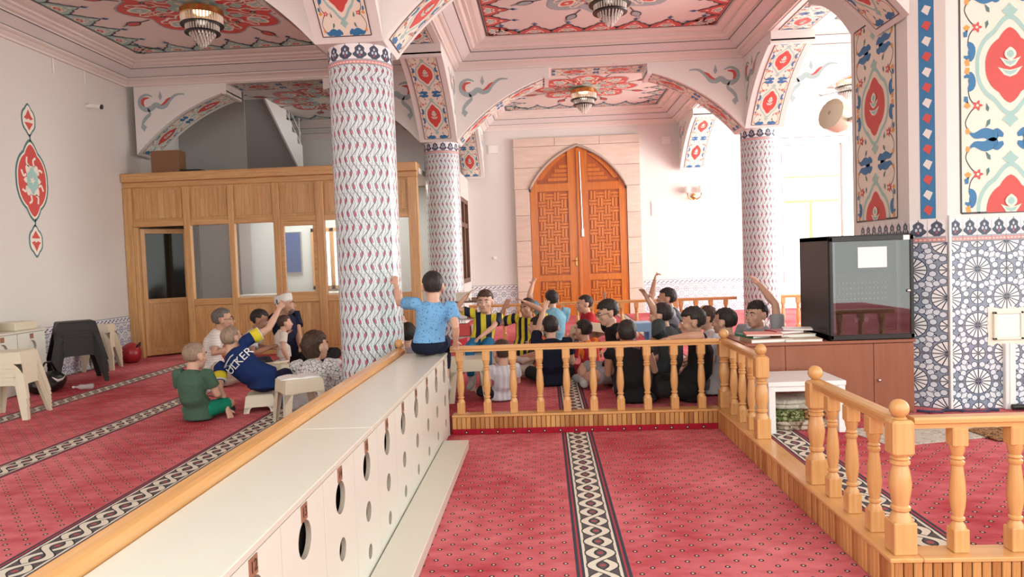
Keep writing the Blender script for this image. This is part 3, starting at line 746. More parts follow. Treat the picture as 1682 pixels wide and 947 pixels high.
    O.star([(.34*math.cos(a)*(1+.12*math.cos(8*a)), .34*math.sin(a)*(1+.12*math.cos(8*a))) for a in [2*PI*i/48 for i in range(48)]], ot, 5)
    O.star([(.24*math.cos(a)*(1+.2*math.cos(8*a)), .24*math.sin(a)*(1+.2*math.cos(8*a))) for a in [2*PI*i/48 for i in range(48)]], 'cream', 6)
    O.build('painted_ornament', c)
bays = [(XL, XC-BW, Y1+BW, Y2-BW, 'teal', 'red'), (XC+BW, XR-BW, Y1+BW, Y2-BW, 'red', 'greyblue'), (XC+BW, XR-BW, Y2+BW, Y3, 'greyblue', 'red'), (XL, XC-BW, Y2+BW, Y3, 'teal', 'red'), (XR+BW, XE, Y2+BW, Y3, 'greyblue', 'red'), (XR+BW, XE, Y1+BW, Y2-BW, 'greyblue', 'red')]
for a in bays: bay(*a)
bay(XL, XC-BW, Y0, Y1-BW, 'teal', 'red', False); bay(XC+BW, XE, Y0, Y1-BW, 'red', 'teal', False)

# ---------------------------------------------------------------- stair flight above the partition (seen through the left arch)
st = thing('staircase', 'white staircase climbing above the wooden partition, with thin railing', 'staircase', (-6.1, 16.2, HZ))
b = MB(); xa, xb = XL, -5.45; sl = (6.2-3.55)/(12.15-16.3)
zu = lambda y: 3.62+(y-16.3)*sl
b.prism([(16.3, zu(16.3)), (12.15, zu(12.15)), (12.15, zu(12.15)+.22), (16.3, zu(16.3)+.22)], 0, xa, xb-.04); b.build('soffit_slab', 'grey', st)
b = MB(); n = 13
pts = [(16.3, zu(16.3)-.05)]
pts.append((12.15, zu(12.15)-.05))
for k in range(n, -1, -1):
    y = 16.3-(k+0)*(4.15/13); z = zu(y)+.30; pts.append((y, z+.20)) if k < n else pts.append((y, z+.2))
    if k > 0: pts.append((y+4.15/13, z+.20))
b.prism(pts, 0, xb-.04, xb); b.build('stringer', 'white', st)
for k in range(0, 13, 2):
    y = 16.2-k*(4.15/13); MB().tube([(xb-.02, y, zu(y)+.42), (xb-.02, y, zu(y)+1.25)], .012, 6).build('railing_post', 'whitepl', st)
for dz in (1.25, .95, .7): MB().tube([(xb-.02, 16.3, zu(16.3)+dz), (xb-.02, 12.3, zu(12.3)+dz)], .016 if dz > 1 else .009, 6).build('handrail' if dz > 1 else 'railing_bar', 'steel' if dz > 1 else 'whitepl', st)
m = MB(); m.prism([(XL, 0), (-5.46, 0), (-5.46, zu(13.15)), (XL, zu(13.15))], 1, 13.15, 13.165); struct(m.build('wall_stair', 'grey'))  # thin sheet added to read grey; the stair's shade is in its colour

# ---------------------------------------------------------------- wall tiles
izA = sq_tile('tile', 'iz', .2, False); izB = sq_tile('tile', 'izb', .2, False, .006, .10)
iz2A = sq_tile('tile', 'iz2', .22, False); iz2B = sq_tile('tile', 'izb2', .22, False, .006, .12)
tl = thing('wall_tiling', 'blue and white patterned tile dado along the left wall', 'tiling', (XL, 9, HZ))
for c in range(25):
    for r in range(3): piece('tile', izA, tl, (XL, 6.3+.2*c, HZ+.2*r), (0, 0, PI/2))
    piece('border_tile', izB, tl, (XL, 6.3+.2*c, HZ+.6), (0, 0, PI/2))
tb = thing('wall_tiling', 'violet and white patterned tile dado on the wall around the tall door', 'tiling', (1, Y3, HZ))
for x0, n in ((-1.74, 5), (2.36, 13), (5.23, 1)):
    for c in range(n):
        for r in range(3): piece('tile', iz2A, tb, (x0+.22*c, Y3, HZ+.22*r))
        piece('border_tile', iz2B, tb, (x0+.22*c, Y3, HZ+.66))
MT['greystone'] = paint('grey_stone', (.40, .33, .28), .6, .1, 8)
# ================================================================== KERBS AND BALUSTRADES
KZ = .175
def sqprof(b, h0, h1, w, c): b.hull(cb_pts(-w, w, -w, w, h0, h1, c))
bb = MB(); sqprof(bb, 0, .105, .034, .004); sqprof(bb, .475, .56, .034, .006)
bb.lathe([(.034, .10), (.031, .118), (.020, .135), (.029, .143), (.029, .152), (.022, .158), (.030, .20), (.034, .245), (.031, .31), (.023, .385), (.030, .395), (.030, .405), (.022, .412), (.030, .42), (.022, .43), (.028, .445), (.034, .48)], n=14)
BALM = bb.mesh('baluster', 'bal', None, .6)
nb = MB(); sqprof(nb, 0, .145, .05, .005); sqprof(nb, .44, .60, .048, .012)
nb.lathe([(.048, .14), (.045, .16), (.032, .185), (.042, .195), (.042, .208), (.034, .215), (.044, .27), (.048, .31), (.042, .36), (.033, .395), (.043, .402), (.043, .412), (.034, .418), (.043, .426), (.035, .434), (.047, .45)], n=18)
NEWM = nb.mesh('newel_shaft', 'bal', None, .6)
fb = MB(); fb.lathe([(.020, .595), (.032, .602), (.018, .612)], n=16); fb.ell((0, 0, .648), (.042, .042, .042), None, 18, 12)
FINM = fb.mesh('ball_finial', 'bal', None, .8)
PLM = {}
def plank_mesh(h, wd):
    k = (round(h, 3), round(wd, 3))
    if k not in PLM:
        b = MB(); b.hull(cb_pts(.0022, wd-.0022, -.012, 0, 0, h, .004)); PLM[k] = b.mesh('plank', 'plank')
    return PLM[k]
def newel(root, x, y, z=KZ):
    n = piece('newel_post', NEWM, root, (x, y, z)); f = obj('ball_finial', FINM, n); return n
def rail_mb(axis, a0, a1, c, z0=.735, w=.036):
    p = [(c-w*.7, z0), (c+w*.7, z0), (c+w*.7, z0+.018), (c+w, z0+.024), (c+w, z0+.040), (c+w*.8, z0+.05), (c-w*.8, z0+.05), (c-w, z0+.040), (c-w, z0+.024), (c-w*.7, z0+.018)]
    b = MB(); b.prism(p, 1 if axis == 'y' else 0, a0, a1); return b
def balustrade(label, axis, c, a0, a1, bals, newels, z=KZ, grp='turned wooden balustrades'):
    loc = ((a0+a1)/2, c, z) if axis == 'x' else (c, (a0+a1)/2, z)
    r = thing('balustrade', label, 'balustrade', loc, 0, grp)
    rail_mb(axis, a0, a1, c, z+.56).build('handrail', 'balX' if axis == 'x' else 'balY', r)
    for q in bals: piece('baluster', BALM, r, (q, c, z) if axis == 'x' else (c, q, z))
    for q in newels: newel(r, *((q, c) if axis == 'x' else (c, q)), z)
    return r
def kerb(label, axis, f0, a0, a1, sgn, skirt=False):
    """timber-clad step: f0 = face coordinate, boards from a0 to a1, sgn = direction the face looks"""
    r = thing('platform_edge', label, 'platform edge', ((a0+a1)/2, f0, 0) if axis == 'x' else (f0, (a0+a1)/2, 0))
    w0, w1 = (f0+sgn*.018, f0-sgn*.125); n = int((a1-a0)/.0415)
    d = (a1-a0)/n; z0 = .045 if skirt else 0.0; me = plank_mesh(KZ-.02-z0, d)
    for k in range(n):
        if axis == 'x': piece('plank', me, r, (a0+k*d, f0, z0), (0, 0, 0))
        else: piece('plank', me, r, (f0, a0+(k+1)*d, z0), (0, 0, -PI/2))
    b = MB(); lo, hi = min(w0, w1), max(w0, w1)
    if axis == 'x': b.box(a0 if a0 < 0 else KX+.126, a1, lo, hi, KZ-.02, KZ, .004)
    else: b.box(lo, hi, a0, a1, KZ-.02, KZ, .004)
    b.build('top_board', 'balX' if axis == 'x' else 'balY', r)
    b = MB()
    if axis == 'x': b.box(a0+.03, a1-.03, f0, f0+.05, 0, KZ-.021)
    else: b.box(f0, f0+.05, a0+.03, a1-.03, 0, KZ-.021)
    b.build('backing', 'void', r)
    if skirt:
        b = MB(); b.box(a0, a1, f0-.016, f0, .0, .052, .003); b.build('carpet_skirt', 'skirt', r)
    return r
def skirtm():
    M = Mat('carpet_skirt', (.34, .012, .03), .95, spec=.1); x, y, z = M.coord()
    d = hyp(((x/.139).fr()-.5)*.139, z-.022); n = M.noise(30, 3); c = M.mix(n, (.28, .008, .024), (.40, .02, .04)); c = M.mix(d.lt(.014), c, (.03, .02, .02)); M.out(M.mix(d.lt(.006), c, (.7, .6, .5))); return M.m
MT['skirt'] = skirtm()
KX = 1.493          # face of the right-hand edge
kerb('pine clad step edge below the balustrade in front of the seated boys', 'x', 6.262, -.86, KX-.014, -1, True)
kerb('long pine clad step edge running towards the viewer on the right', 'y', KX, 3.138, 6.40, -1)
kerb('pine clad step edge at the lower right corner', 'x', 3.155, KX, 4.3, -1)
BX, BYF, BYN = 1.56, 6.32, 3.22
balustrade('turned balustrade crossing the middle of the room in front of the seated boys', 'x', BYF, -.86, BX-.048, [-.78+.2375*k for k in range(10)], [])
balustrade('short turned balustrade beside the low cabinet, running back to the corner post', 'y', BX, 5.245, BYF, [5.50, 5.755, 6.01], [5.245, BYF])
balustrade('short turned balustrade on the right in front of the white table', 'y', BX, BYN, 4.2, [3.47, 3.72, 3.965], [BYN, 4.2])
balustrade('turned balustrade entering from the lower right corner of the picture', 'x', BYN, BX+.05, 4.2, [BX+.25*k for k in range(1, 11)], [])
balustrade('far turned balustrade in front of the tall wooden door', 'x', 12.15, -1.30, XR-.32, [-1.2+.25*k for k in range(18)], [-1.0, 2.2], HZ+.02)
balustrade('far turned balustrade right of the far right column, near the bright window', 'x', 12.15, XR+.32, 6.6, [XR+.45+.25*k for k in range(10)], [], HZ+.02)
lr = thing('balustrade', 'wooden rail with end post along the back of the long shoe cabinet', 'balustrade', (-1.32, 4, HZ), 0, 'turned wooden balustrades')
for a, b in ((1.3, 3.695), (3.70, 6.30)):
    q = MB(); q.prism([(-1.372, .712), (-1.268, .712), (-1.268, .765), (-1.280, .778), (-1.300, .783), (-1.345, .783), (-1.362, .775), (-1.372, .76)], 1, a, b); q.build('handrail', 'balY', lr)
for k in range(20): piece('baluster', BALM, lr, (-1.345, 1.45+.245*k, HZ), (0, 0, 0), (.6, 1, 1.0))
newel(lr, -1.325, 6.36, HZ+.02)

# ================================================================== LONG SHOE CABINET
SX0, SX1, SY1 = -1.262, -.88, 6.236
sc = thing('shoe_cabinet', 'long low ivory shoe cabinet with numbered doors and round holes, beside the red carpet', 'shoe cabinet', ((SX0+SX1)/2, 4, 0))
PITCH = .4445; NC = 11; SY0 = SY1-NC*PITCH
HOLES = ((.58, .068), (.36, .048), (.165, .036))
def hole_panel(wd, z0, z1, holes, th, n=28):
    """panel in the y-z plane facing +x with round holes, one cell per hole; local y centred"""
    b = MB(); cuts = [z0]+[(holes[i][0]+holes[i+1][0])/2 for i in range(len(holes)-1)]+[z1] if holes[0][0] < holes[-1][0] else None
    for (zc, r), a, c in zip(holes, cuts[:-1], cuts[1:]):
        ring = []; sq = []
        for k in range(n):
            t = 2*PI*(k+.5)/n; cy, sz = math.cos(t), math.sin(t); ring.append((r*cy, zc+r*sz))
            ex = (wd/2)/abs(cy) if abs(cy) > 1e-6 else 9; ez = ((c-zc) if sz > 0 else (zc-a))/abs(sz) if abs(sz) > 1e-6 else 9
            e = min(ex, ez); sq.append((e*cy, zc+e*sz))
        cor = [(-wd/2, a), (wd/2, a), (wd/2, c), (-wd/2, c)]
        for k in range(n):
            k2 = (k+1) % n; p, q = sq[k], sq[k2]; extra = [u for u in cor if (abs(u[0]-p[0]) < 1e-6 or abs(u[1]-p[1]) < 1e-6) and (abs(u[0]-q[0]) < 1e-6 or abs(u[1]-q[1]) < 1e-6)] if not (abs(p[0]-q[0]) < 1e-6 or abs(p[1]-q[1]) < 1e-6) else []
            b.cur = 0; b.quad([(0, *ring[k]), (0, *p)]+[(0, *u) for u in extra[:1]]+[(0, *q), (0, *ring[k2])])
            b.cur = 1; b.quad([(0, *ring[k]), (0, *ring[k2]), (-th, *ring[k2]), (-th, *ring[k])])
    b.cur = 0
    for (y, z), (y2, z2) in (((-wd/2, z0), (wd/2, z0)), ((wd/2, z0), (wd/2, z1)), ((wd/2, z1), (-wd/2, z1)), ((-wd/2, z1), (-wd/2, z0))): b.quad([(0, y, z), (-th, y, z), (-th, y2, z2), (0, y2, z2)])
    return b
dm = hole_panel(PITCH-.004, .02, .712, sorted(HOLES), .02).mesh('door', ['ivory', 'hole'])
def text_mesh(txt, size, ext=.0006, al='CENTER'):
    c = bpy.data.curves.new('lettering', 'FONT'); c.body = txt; c.size = size; c.extrude = ext; c.align_x = al; c.align_y = 'CENTER'; c.resolution_u = 3
    o = bpy.data.objects.new('lettering', c); COL.objects.link(o); dg = bpy.context.evaluated_depsgraph_get(); me = bpy.data.meshes.new_from_object(o.evaluated_get(dg))
    bpy.data.objects.remove(o); me.name = 'lettering'; return me
plm = MB().box(-.001, .003, -.03, .03, -.03, .03, .001).mesh('number_plate', 'plate')
digit = paint('digit_ink', (.06, .03, .02), .5)
for k in range(NC):
    yc = SY1-(k+.5)*PITCH; num = 21-k
    d = piece('door', dm, sc, (SX1, yc, 0)); 
    p = obj('number_plate', plm, d); p.location = (.0005, 0, .678)
    t = text_mesh(str(num), .05); t.materials.append(digit); t.transform(Matrix.Rotation(PI/2, 4, 'Z') @ Matrix.Rotation(PI/2, 4, 'X')); q = obj('numeral', t, d); q.location = (.0045, 0, .678)
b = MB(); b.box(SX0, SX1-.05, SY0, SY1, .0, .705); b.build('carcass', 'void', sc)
b = MB(); b.box(SX0, SX1-.001, SY1-.002, SY1+.018, 0, .716, .002); b.build('end_panel', 'ivory', sc)
for a, c in ((SY0, 3.46), (3.463, SY1+.018)): MB().box(SX0, SX1+.004, a, c, .716, .741, .003).build('top_board', 'laminate', sc)
lg = MB(); lg.box(-.872, -.665, SY0, 5.80, 0, .07, .004); tag(lg.build('step_ledge', 'laminate'), 'ivory ledge step running along the foot of the long shoe cabinet', 'step')

# shoe cabinet on the left wall
s2 = thing('shoe_cabinet', 'small ivory shoe cabinet with one round hole against the left wall', 'shoe cabinet', (-6.5, 7.6, HZ))
dm2 = hole_panel(.46, .16, .87, [(.38, .05), (.70, .075)], .02).mesh('door', ['ivory', 'hole'])
for yc in (8.33, 7.86, 7.39, 6.92):
    d = piece('door', dm2, s2, (-6.22, yc, 0)); p = obj('number_plate', plm, d); p.location = (.0005, 0, .825)
MB().box(-6.72, -6.25, 6.69, 8.56, HZ, .875).build('carcass', 'ivory', s2); MB().box(-6.73, -6.2, 6.67, 8.57, .876, .90, .003).build('top_board', 'laminate', s2)
bx = MB(); bx.box(-6.66, -6.3, 8.18, 8.55, .901, 1.0, .006); tag(bx.build('storage_box', 'creamplastic'), 'low cream box lying on the shoe cabinet by the left wall', 'box')
bx = MB(); bx.box(-6.66, -6.36, 7.55, 8.02, .901, 1.05, .006); tag(bx.build('storage_box', 'creamplastic'), 'taller cream box on the shoe cabinet at the left picture edge', 'box')

# ================================================================== WOODEN PARTITION
CY0, CY1 = 11.25, 11.33
cb = thing('partition', 'wooden office partition with glazed upper panels and an open door', 'partition', (-4.3, CY0, HZ))
def cbx(name, x0, x1, z0, z1, mat='pine', y0=CY0, y1=CY1, c=.006): return MB().box(x0, x1, y0, y1, z0, z1, c).build(name, mat, cb)
cbx('cornice_board', -6.735, -1.945, 2.99, 3.13, 'pineX', CY0-.05, CY1+.25, .01)
cbx('top_rail', -6.735, -1.95, 2.90, 2.989, 'pineX')
posts = [(-6.735, -6.60), (-5.755, -5.65), (-5.02, -4.93), (-4.29, -4.19), (-3.60, -3.47), (-2.95, -2.85), (-2.11, -1.95)]
for a, b in posts: cbx('post', a, b, HZ, 2.899, 'pine', CY0-.012)
for (a0, a), (b, b1) in zip(posts[:-1], posts[1:]):
    cbx('rail', a, b, 2.27, 2.36, 'pineX'); pn = cbx('panel', a+.0, b-.0, 2.36, 2.90, 'pine', CY0+.03, CY0+.05, 0)
    n = 8; dw = (b-a-.06)/n
    for k in range(n): MB().box(a+.03+k*dw+.0008, a+.03+(k+1)*dw-.0008, CY0+.018, CY0+.032, 2.40, 2.86, .002).build('board', 'pine', pn, False, True)
    if a < -6: continue
    cbx('rail', a, b, .98, 1.08, 'pineX'); cbx('glass_pane', a, b, 1.08, 2.27, 'glass', CY0+.035, CY0+.041, 0)
    cbx('bottom_rail', a, b, HZ, .25, 'pineX')
    pn = cbx('panel', a, b, .25, .98, 'pine', CY0+.03, CY0+.05, 0)
    for k in range(4):
        d4 = (b-a)/4; MB().box(a+k*d4+.001, a+(k+1)*d4-.001, CY0+.018, CY0+.032, .27, .96, .003).build('board', 'pine', pn)
b = MB()
for x0, x1, z0, z1 in ((-4.19, -4.13, 1.08, 2.27), (-3.66, -3.60, 1.08, 2.27), (-4.13, -3.66, 1.08, 1.14), (-4.13, -3.66, 2.20, 2.27)): b.box(x0, x1, CY0+.005, CY0+.06, z0, z1, .004)
b.build('sash', 'pineX', cb)
# inner leaf of the doorway, standing ajar
dl = MB()
cbx('door_jamb', -6.60, -6.53, HZ, 2.27, 'pine'); 
lf = MB(); L0, L1 = (-6.53, CY1), (-5.99, CY1+.50)
ang = math.atan2(L1[1]-L0[1], L1[0]-L0[0]); ln = math.hypot(L1[0]-L0[0], L1[1]-L0[1]); Mx = Matrix.Translation((L0[0], L0[1], 0)) @ Matrix.Rotation(ang, 4, 'Z')
def lfb(name, x0, x1, z0, z1, mat, y0=0, y1=.04):
    q = MB().box(x0, x1, y0, y1, z0, z1, .003); r = MB().add(q, Mx); return r.build(name, mat, cb)
lfb('door_stile', 0, .07, HZ+.02, 2.25, 'pine'); lfb('door_stile', ln-.08, ln, HZ+.02, 2.25, 'pine'); lfb('door_rail', .07, ln-.08, HZ+.02, .30, 'pineX'); lfb('door_rail', .07, ln-.08, 1.02, 1.10, 'pineX'); lfb('door_rail', .07, ln-.08, 2.17, 2.25, 'pineX')
lfb('door_panel', .07, ln-.08, .30, 1.02, 'pine', .012, .028); 
lfb('door_glass', .07, ln-.08, 1.10, 2.17, 'darkglass', .016, .022); lfb('door_handle', ln-.06, ln-.03, 1.22, 1.42, 'steel', -.03, 0)

# room behind the partition
rb = MB(); rb.box(XL, -1.93, 13.31, 13.40, HZ, 2.95) ; struct(rb.build('wall_office', paint('office_wall', (.62, .67, .655), .7, .02, 2)))
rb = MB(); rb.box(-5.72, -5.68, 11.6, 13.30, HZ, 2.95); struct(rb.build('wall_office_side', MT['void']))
rb = MB(); rb.box(XL, -1.93, 11.36, 13.40, 2.96, 3.05); struct(rb.build('ceiling_office', MT['wall']))
bd = MB(); bd.box(-5.02, -4.55, 13.27, 13.305, 1.42, 2.20, .004); 
nbd = thing('notice_board', 'dark blue notice board seen through the partition glass', 'notice board', (-4.78, 13.28, 1.42)); bd.build('frame', 'steel', nbd); MB().box(-5.0, -4.57, 13.262, 13.269, 1.44, 2.18).build('felt', paint('blue_felt', (.05, .10, .27), .9), nbd)
ds = thing('desk', 'pale desk behind the partition glass', 'desk', (-4.6, 12.6, HZ)); MB().box(-5.5, -3.2, 12.35, 12.95, 1.02, 1.07, .005).build('desk_top', 'laminate', ds)
for x in (-5.45, -3.25): MB().box(x-.03, x+.03, 12.4, 12.9, HZ, 1.02).build('leg', 'laminate', ds)
# bright window inside the office
ow = MB()
for a, b, c, d in ((-4.35, -4.28, 1.1, 2.25), (-3.62, -3.55, 1.1, 2.25), (-4.35, -3.55, 1.1, 1.17), (-4.35, -3.55, 2.18, 2.25), (-4.0, -3.92, 1.1, 2.25)): ow.box(a, b, 13.24, 13.30, c, d, .003)
owo = struct(ow.build('window_3', 'pine')); em = Mat('daylit_pane', (1, 1, 1), .3); em.b.inputs['Emission Color'].default_value = (.95, 1, .97, 1); em.b.inputs['Emission Strength'].default_value = 1.3
for a, b in ((-4.28, -4.0), (-3.92, -3.62)): MB().box(a, b, 13.27, 13.28, 1.17, 2.18).build('pane', em.m, owo)
area('office_fill_light', (-4.0, 12.5, 2.93), (0, 0, 0), 2.6, .7, 42)  # unseen fill light, added to brighten the room behind the glass
cu = thing('curtain', 'white curtain beside the office window', 'curtain', (-3.45, 13.2, 1.0)); cm = MB()
for k in range(10): cm.tube([(-3.60+.028*k, 13.2+.012*(k % 2), 1.0), (-3.60+.028*k, 13.2+.012*(k % 2), 2.35)], .018, 8)
cm.build('cloth', 'whitepl', cu, True)
# box on the partition roof
bx = MB(); bx.box(-6.30, -5.84, 11.36, 11.6, 3.131, 3.50, .006); tag(bx.build('cardboard_box', paint('brown_card', (.23, .11, .055), .7)), 'brown box standing on top of the wooden partition', 'box')
bx = MB(); bx.prism([(-5.82, 3.131), (-5.3, 3.131), (-5.5, 3.175), (-5.82, 3.185)], 1, 11.36, 11.6); tag(bx.build('folded_cloth', paint('black_cloth', (.02, .018, .018), .8)), 'black folded cloth beside the brown box on the partition', 'cloth')

# ================================================================== TALL DOOR AND PORTAL
DX0, DX1, DC, DZS, DZA = -.27, 2.01, .87, 3.17, 4.16
def arcx(z):
    """half width of the pointed opening at height z"""
    if z <= DZS: return (DX1-DX0)/2
    h = DZA-DZS; w_ = (DX1-DX0)/2; c = math.hypot(w_, h); sg = .15; R = (c*c/4+sg*sg)/(2*sg)
    cx_, cz_ = w_/2-h/c*(R-sg), h/2-w_/c*(R-sg)
    return max(0.0, cx_+math.sqrt(max(0, R*R-(z-DZS-cz_)**2)))
pt_ = thing('portal', 'pale stone portal surrounding the pointed wooden door', 'portal', (DC, Y3, HZ))
def stone_block(poly): b = MB(); b.prism(poly, 1, Y3-.10, Y3-.001); return b.build('stone', 'stone', pt_)
g = .004; rows = [HZ, .75, 1.35, 1.95, 2.55, DZS]
for z0, z1 in zip(rows[:-1], rows[1:]):
    stone_block([(-.62+g, z0+g), (DX0, z0+g), (DX0, z1-g), (-.62+g, z1-g)]); stone_block([(DX1, z0+g), (2.33-g, z0+g), (2.33-g, z1-g), (DX1, z1-g)])
zs = [DZS+(DZA-DZS)*k/10 for k in range(11)]
for sd, xe in ((-1, -.62), (1, 2.33)):
    for i0, i1 in ((0, 5), (5, 10)):
        stone_block([(xe, zs[i0]+g)]+[(DC+sd*arcx(zs[k]), zs[k]+(g if k == i0 else -g if k == i1 else 0)) for k in range(i0, i1+1)]+[(xe, zs[i1]-g)])
for a, b in ((-.62, .35), (.35, 1.4), (1.4, 2.33)): stone_block([(a+g, DZA+g), (b-g, DZA+g), (b-g, 4.35), (a+g, 4.35)])
b = MB(); sp = [(DC-arcx(z), z) for z in zs]+[(DC+arcx(z), z) for z in reversed(zs[:-1])]
b.tube([(x, Y3-.105, z) for x, z in sp], .035, 8); b.build('arch_moulding', 'greystone', pt_, True)
dr = thing('double_door', 'tall orange-brown wooden double door with pointed top and basket-weave panels', 'door', (DC, Y3, HZ))
def leafpoly(x0, x1, z0, z1, n=8):
    """polygon of a strip limited by the pointed arch"""
    up = []
    for k in range(n+1):
        x = x1+(x0-x1)*k/n; zt = z1
        if abs(x-DC) > 1e-6:
            lo, hi = DZS, DZA
            for _ in range(30):
                md = (lo+hi)/2
                if arcx(md) > abs(x-DC)+.02: lo = md
                else: hi = md
            zt = min(z1, lo)
        up.append((x, zt))
    return [(x0, z0), (x1, z0)]+up
WB = {}
def bar_mesh(wd, h):
    k = (round(wd, 3), round(h, 3))
    if k not in WB: b = MB(); b.hull(cb_pts(-wd/2, wd/2, -.016, 0, -h/2, h/2, .005)); WB[k] = b.mesh('weave_bar', 'doorw')
    return WB[k]
for sd, nm in ((-1, 'left'), (1, 'right')):
    xo = DX0+.01 if sd < 0 else DX1-.01; xi = DC+sd*.012
    a, b_ = min(xo, xi), max(xo, xi)
    q = MB(); q.prism(leafpoly(a, b_, HZ, DZA, 14), 1, Y3-.05, Y3-.02); lf = q.build('leaf', 'doord', dr)
    def fr(name, x0, x1, z0, z1, mat='doorw', t=.075): p = MB(); p.prism(leafpoly(x0, x1, z0, z1, 6), 1, Y3-t, Y3-.05); return p.build(name, mat, lf)
    fr('stile', a, a+.17 if sd < 0 else a+.22, HZ, DZA); fr('stile', b_-.22 if sd < 0 else b_-.17, b_, HZ, DZA)
    pa, pb = (a+.17, b_-.22) if sd < 0 else (a+.22, b_-.17)
    for z0, z1 in ((HZ, .42), (.98, 1.12), (3.10, 3.28)): fr('rail', pa, pb, z0, z1)
    # head brace following the arch
    sgn = -sd
    p = MB(); p.prism([(pa, 3.28), (pb, 3.28), (pb, 3.30), (pa, 3.30)], 1, Y3-.085, Y3-.05); p.build('rail', 'doord', lf)
    pts = [(DC+sd*max(.24, arcx(z)-.03), z) for z in zs[2:9]]; p = MB()
    hi = [(x-sd*.16, z) for x, z in pts]
    for k in range(len(pts)-1):
        p.prism([pts[k], pts[k+1], hi[k+1], hi[k]], 1, Y3-.078, Y3-.05)
    p.build('arch_brace', 'doorw', lf)
    for k in range(4): z = 3.34+.10*k; wq = max(.05, arcx(z+.1)-.28); x0_ = DC+sd*.24; fr('slat', min(x0_, DC+sd*wq), max(x0_, DC+sd*wq), z, z+.07, 'doorw', .062)
    # basket weave panels
    for z0, z1 in ((1.16, 3.06), (.46, .95)):
        nx = 4; cw = (pb-pa-.06)/nx; nz = round((z1-z0)/cw); ch = (z1-z0)/nz
        for i in range(nx):
            for j in range(nz):
                cx_, cz_ = pa+.03+(i+.5)*cw, z0+(j+.5)*ch
                for s_ in (-1, 1):
                    if (i+j) % 2: o = piece('weave_bar', bar_mesh(cw*1.18, ch*.34), lf, (0, 0, 0)); o.location = (cx_-DC, -.05, cz_+s_*ch*.22-HZ)
                    else: o = piece('weave_bar', bar_mesh(cw*.34, ch*1.18), lf, (0, 0, 0)); o.location = (cx_+s_*cw*.22-DC, -.052, cz_-HZ)
    for z in (3.16,): MB().tube([(xo, Y3-.09, z-.06), (xo, Y3-.09, z+.06)], .028, 8).build('hinge', 'black', dr)
MB().box(DC-.035, DC+.035, Y3-.10, Y3-.05, HZ, DZA-.06, .01).build('meeting_stile', 'doorw', dr)
MB().tube([(DC+.08, Y3-.10, 2.05), (DC+.05, Y3-.10, 4.0)], .014, 8).build('bolt_rod', 'steel', dr); MB().box(DC+.05, DC+.11, Y3-.115, Y3-.06, 2.0, 2.2, .008).build('bolt', 'steel', dr)
MB().box(DC-.105, DC-.055, Y3-.09, Y3-.06, 1.32, 1.52, .008).build('lock_plate', 'brass', dr); MB().tube([(DC-.08, Y3-.09, 1.45), (DC-.08, Y3-.14, 1.45), (DC-.18, Y3-.14, 1.45)], .012, 8).build('lever', 'brass', dr)

# ================================================================== small things on the walls
O = Orn(lambda u, v, h: (XL+h, 9.22+u, 2.81+v))
for sv in (-1, 1):
    O.star([(a, sv*.80+b) for a, b in ogee(.13, .20, 32, .12)], 'green', 1); O.star([(a, sv*.80+b) for a, b in ogee(.108, .172, 32, .12)], 'cream', 2)
    O.star([(0, sv*.94), (.045, sv*.86), (.085, sv*.82), (.03, sv*.80), (0, sv*.82), (-.03, sv*.80), (-.085, sv*.82), (-.045, sv*.86)], 'red', 3); O.star([(0, sv*.66), (.045, sv*.72), (.08, sv*.76), (.03, sv*.765), (-.03, sv*.765), (-.08, sv*.76), (-.045, sv*.72)], 'red', 3)
    O.stroke([(0, sv*.47), (.012, sv*.54), (0, sv*.62)], .022, 'green', 1)
O.star(ogee(.30, .50, 48, .10), 'green', 1); O.star(ogee(.275, .465, 48, .10), 'cream', 2); O.star(ogee(.255, .435, 48, .10), 'red', 3)
O.star([(a*(1+.25*math.cos(6*math.atan2(b, a))), b*(1+.25*math.cos(6*math.atan2(b, a)))) for a, b in ogee(.13, .24, 48)], 'cream', 4); O.star(ogee(.10, .155, 32, .2), 'teal', 5); O.flower(0, 0, .05, 'cream', 6)
for k in range(8):
    a = PI/4*k+.39; O.stroke([(.12*math.cos(a), .20*math.sin(a)), (.16*math.cos(a+.2), .27*math.sin(a+.2)), (.21*math.cos(a), .33*math.sin(a))], .03, 'cream', 4)
tag(O.b.build('wall_medallion', O.COLS, None, False, True, False), 'tall red and green painted medallion on the left wall', 'wall painting')
wc = thing('security_camera', 'small white bullet camera high on the left wall', 'camera', (XL, 10.54, 4.05))
MB().tube([(XL, 10.45, 4.05), (XL+.07, 10.47, 4.05)], .03, 10).build('mount', 'whitepl', wc); MB().tube([(XL+.05, 10.47, 4.06), (XL+.20, 10.50, 4.04)], .035, 12).build('housing', 'whitepl', wc); MB().tube([(XL+.195, 10.50, 4.04), (XL+.22, 10.505, 4.037)], .036, 12).build('lens', 'black', wc)
for y, z0, z1, lb in ((9.76, 4.36, 4.57, 'short white conduit hanging below the cornice, nearer the viewer'), (10.44, 4.36, 4.57, 'short white conduit hanging below the cornice above the wall camera')):
    tag(MB().box(XL, XL+.018, y-.012, y+.012, z0, z1, .003).build('conduit', 'whitepl'), lb, 'conduit')
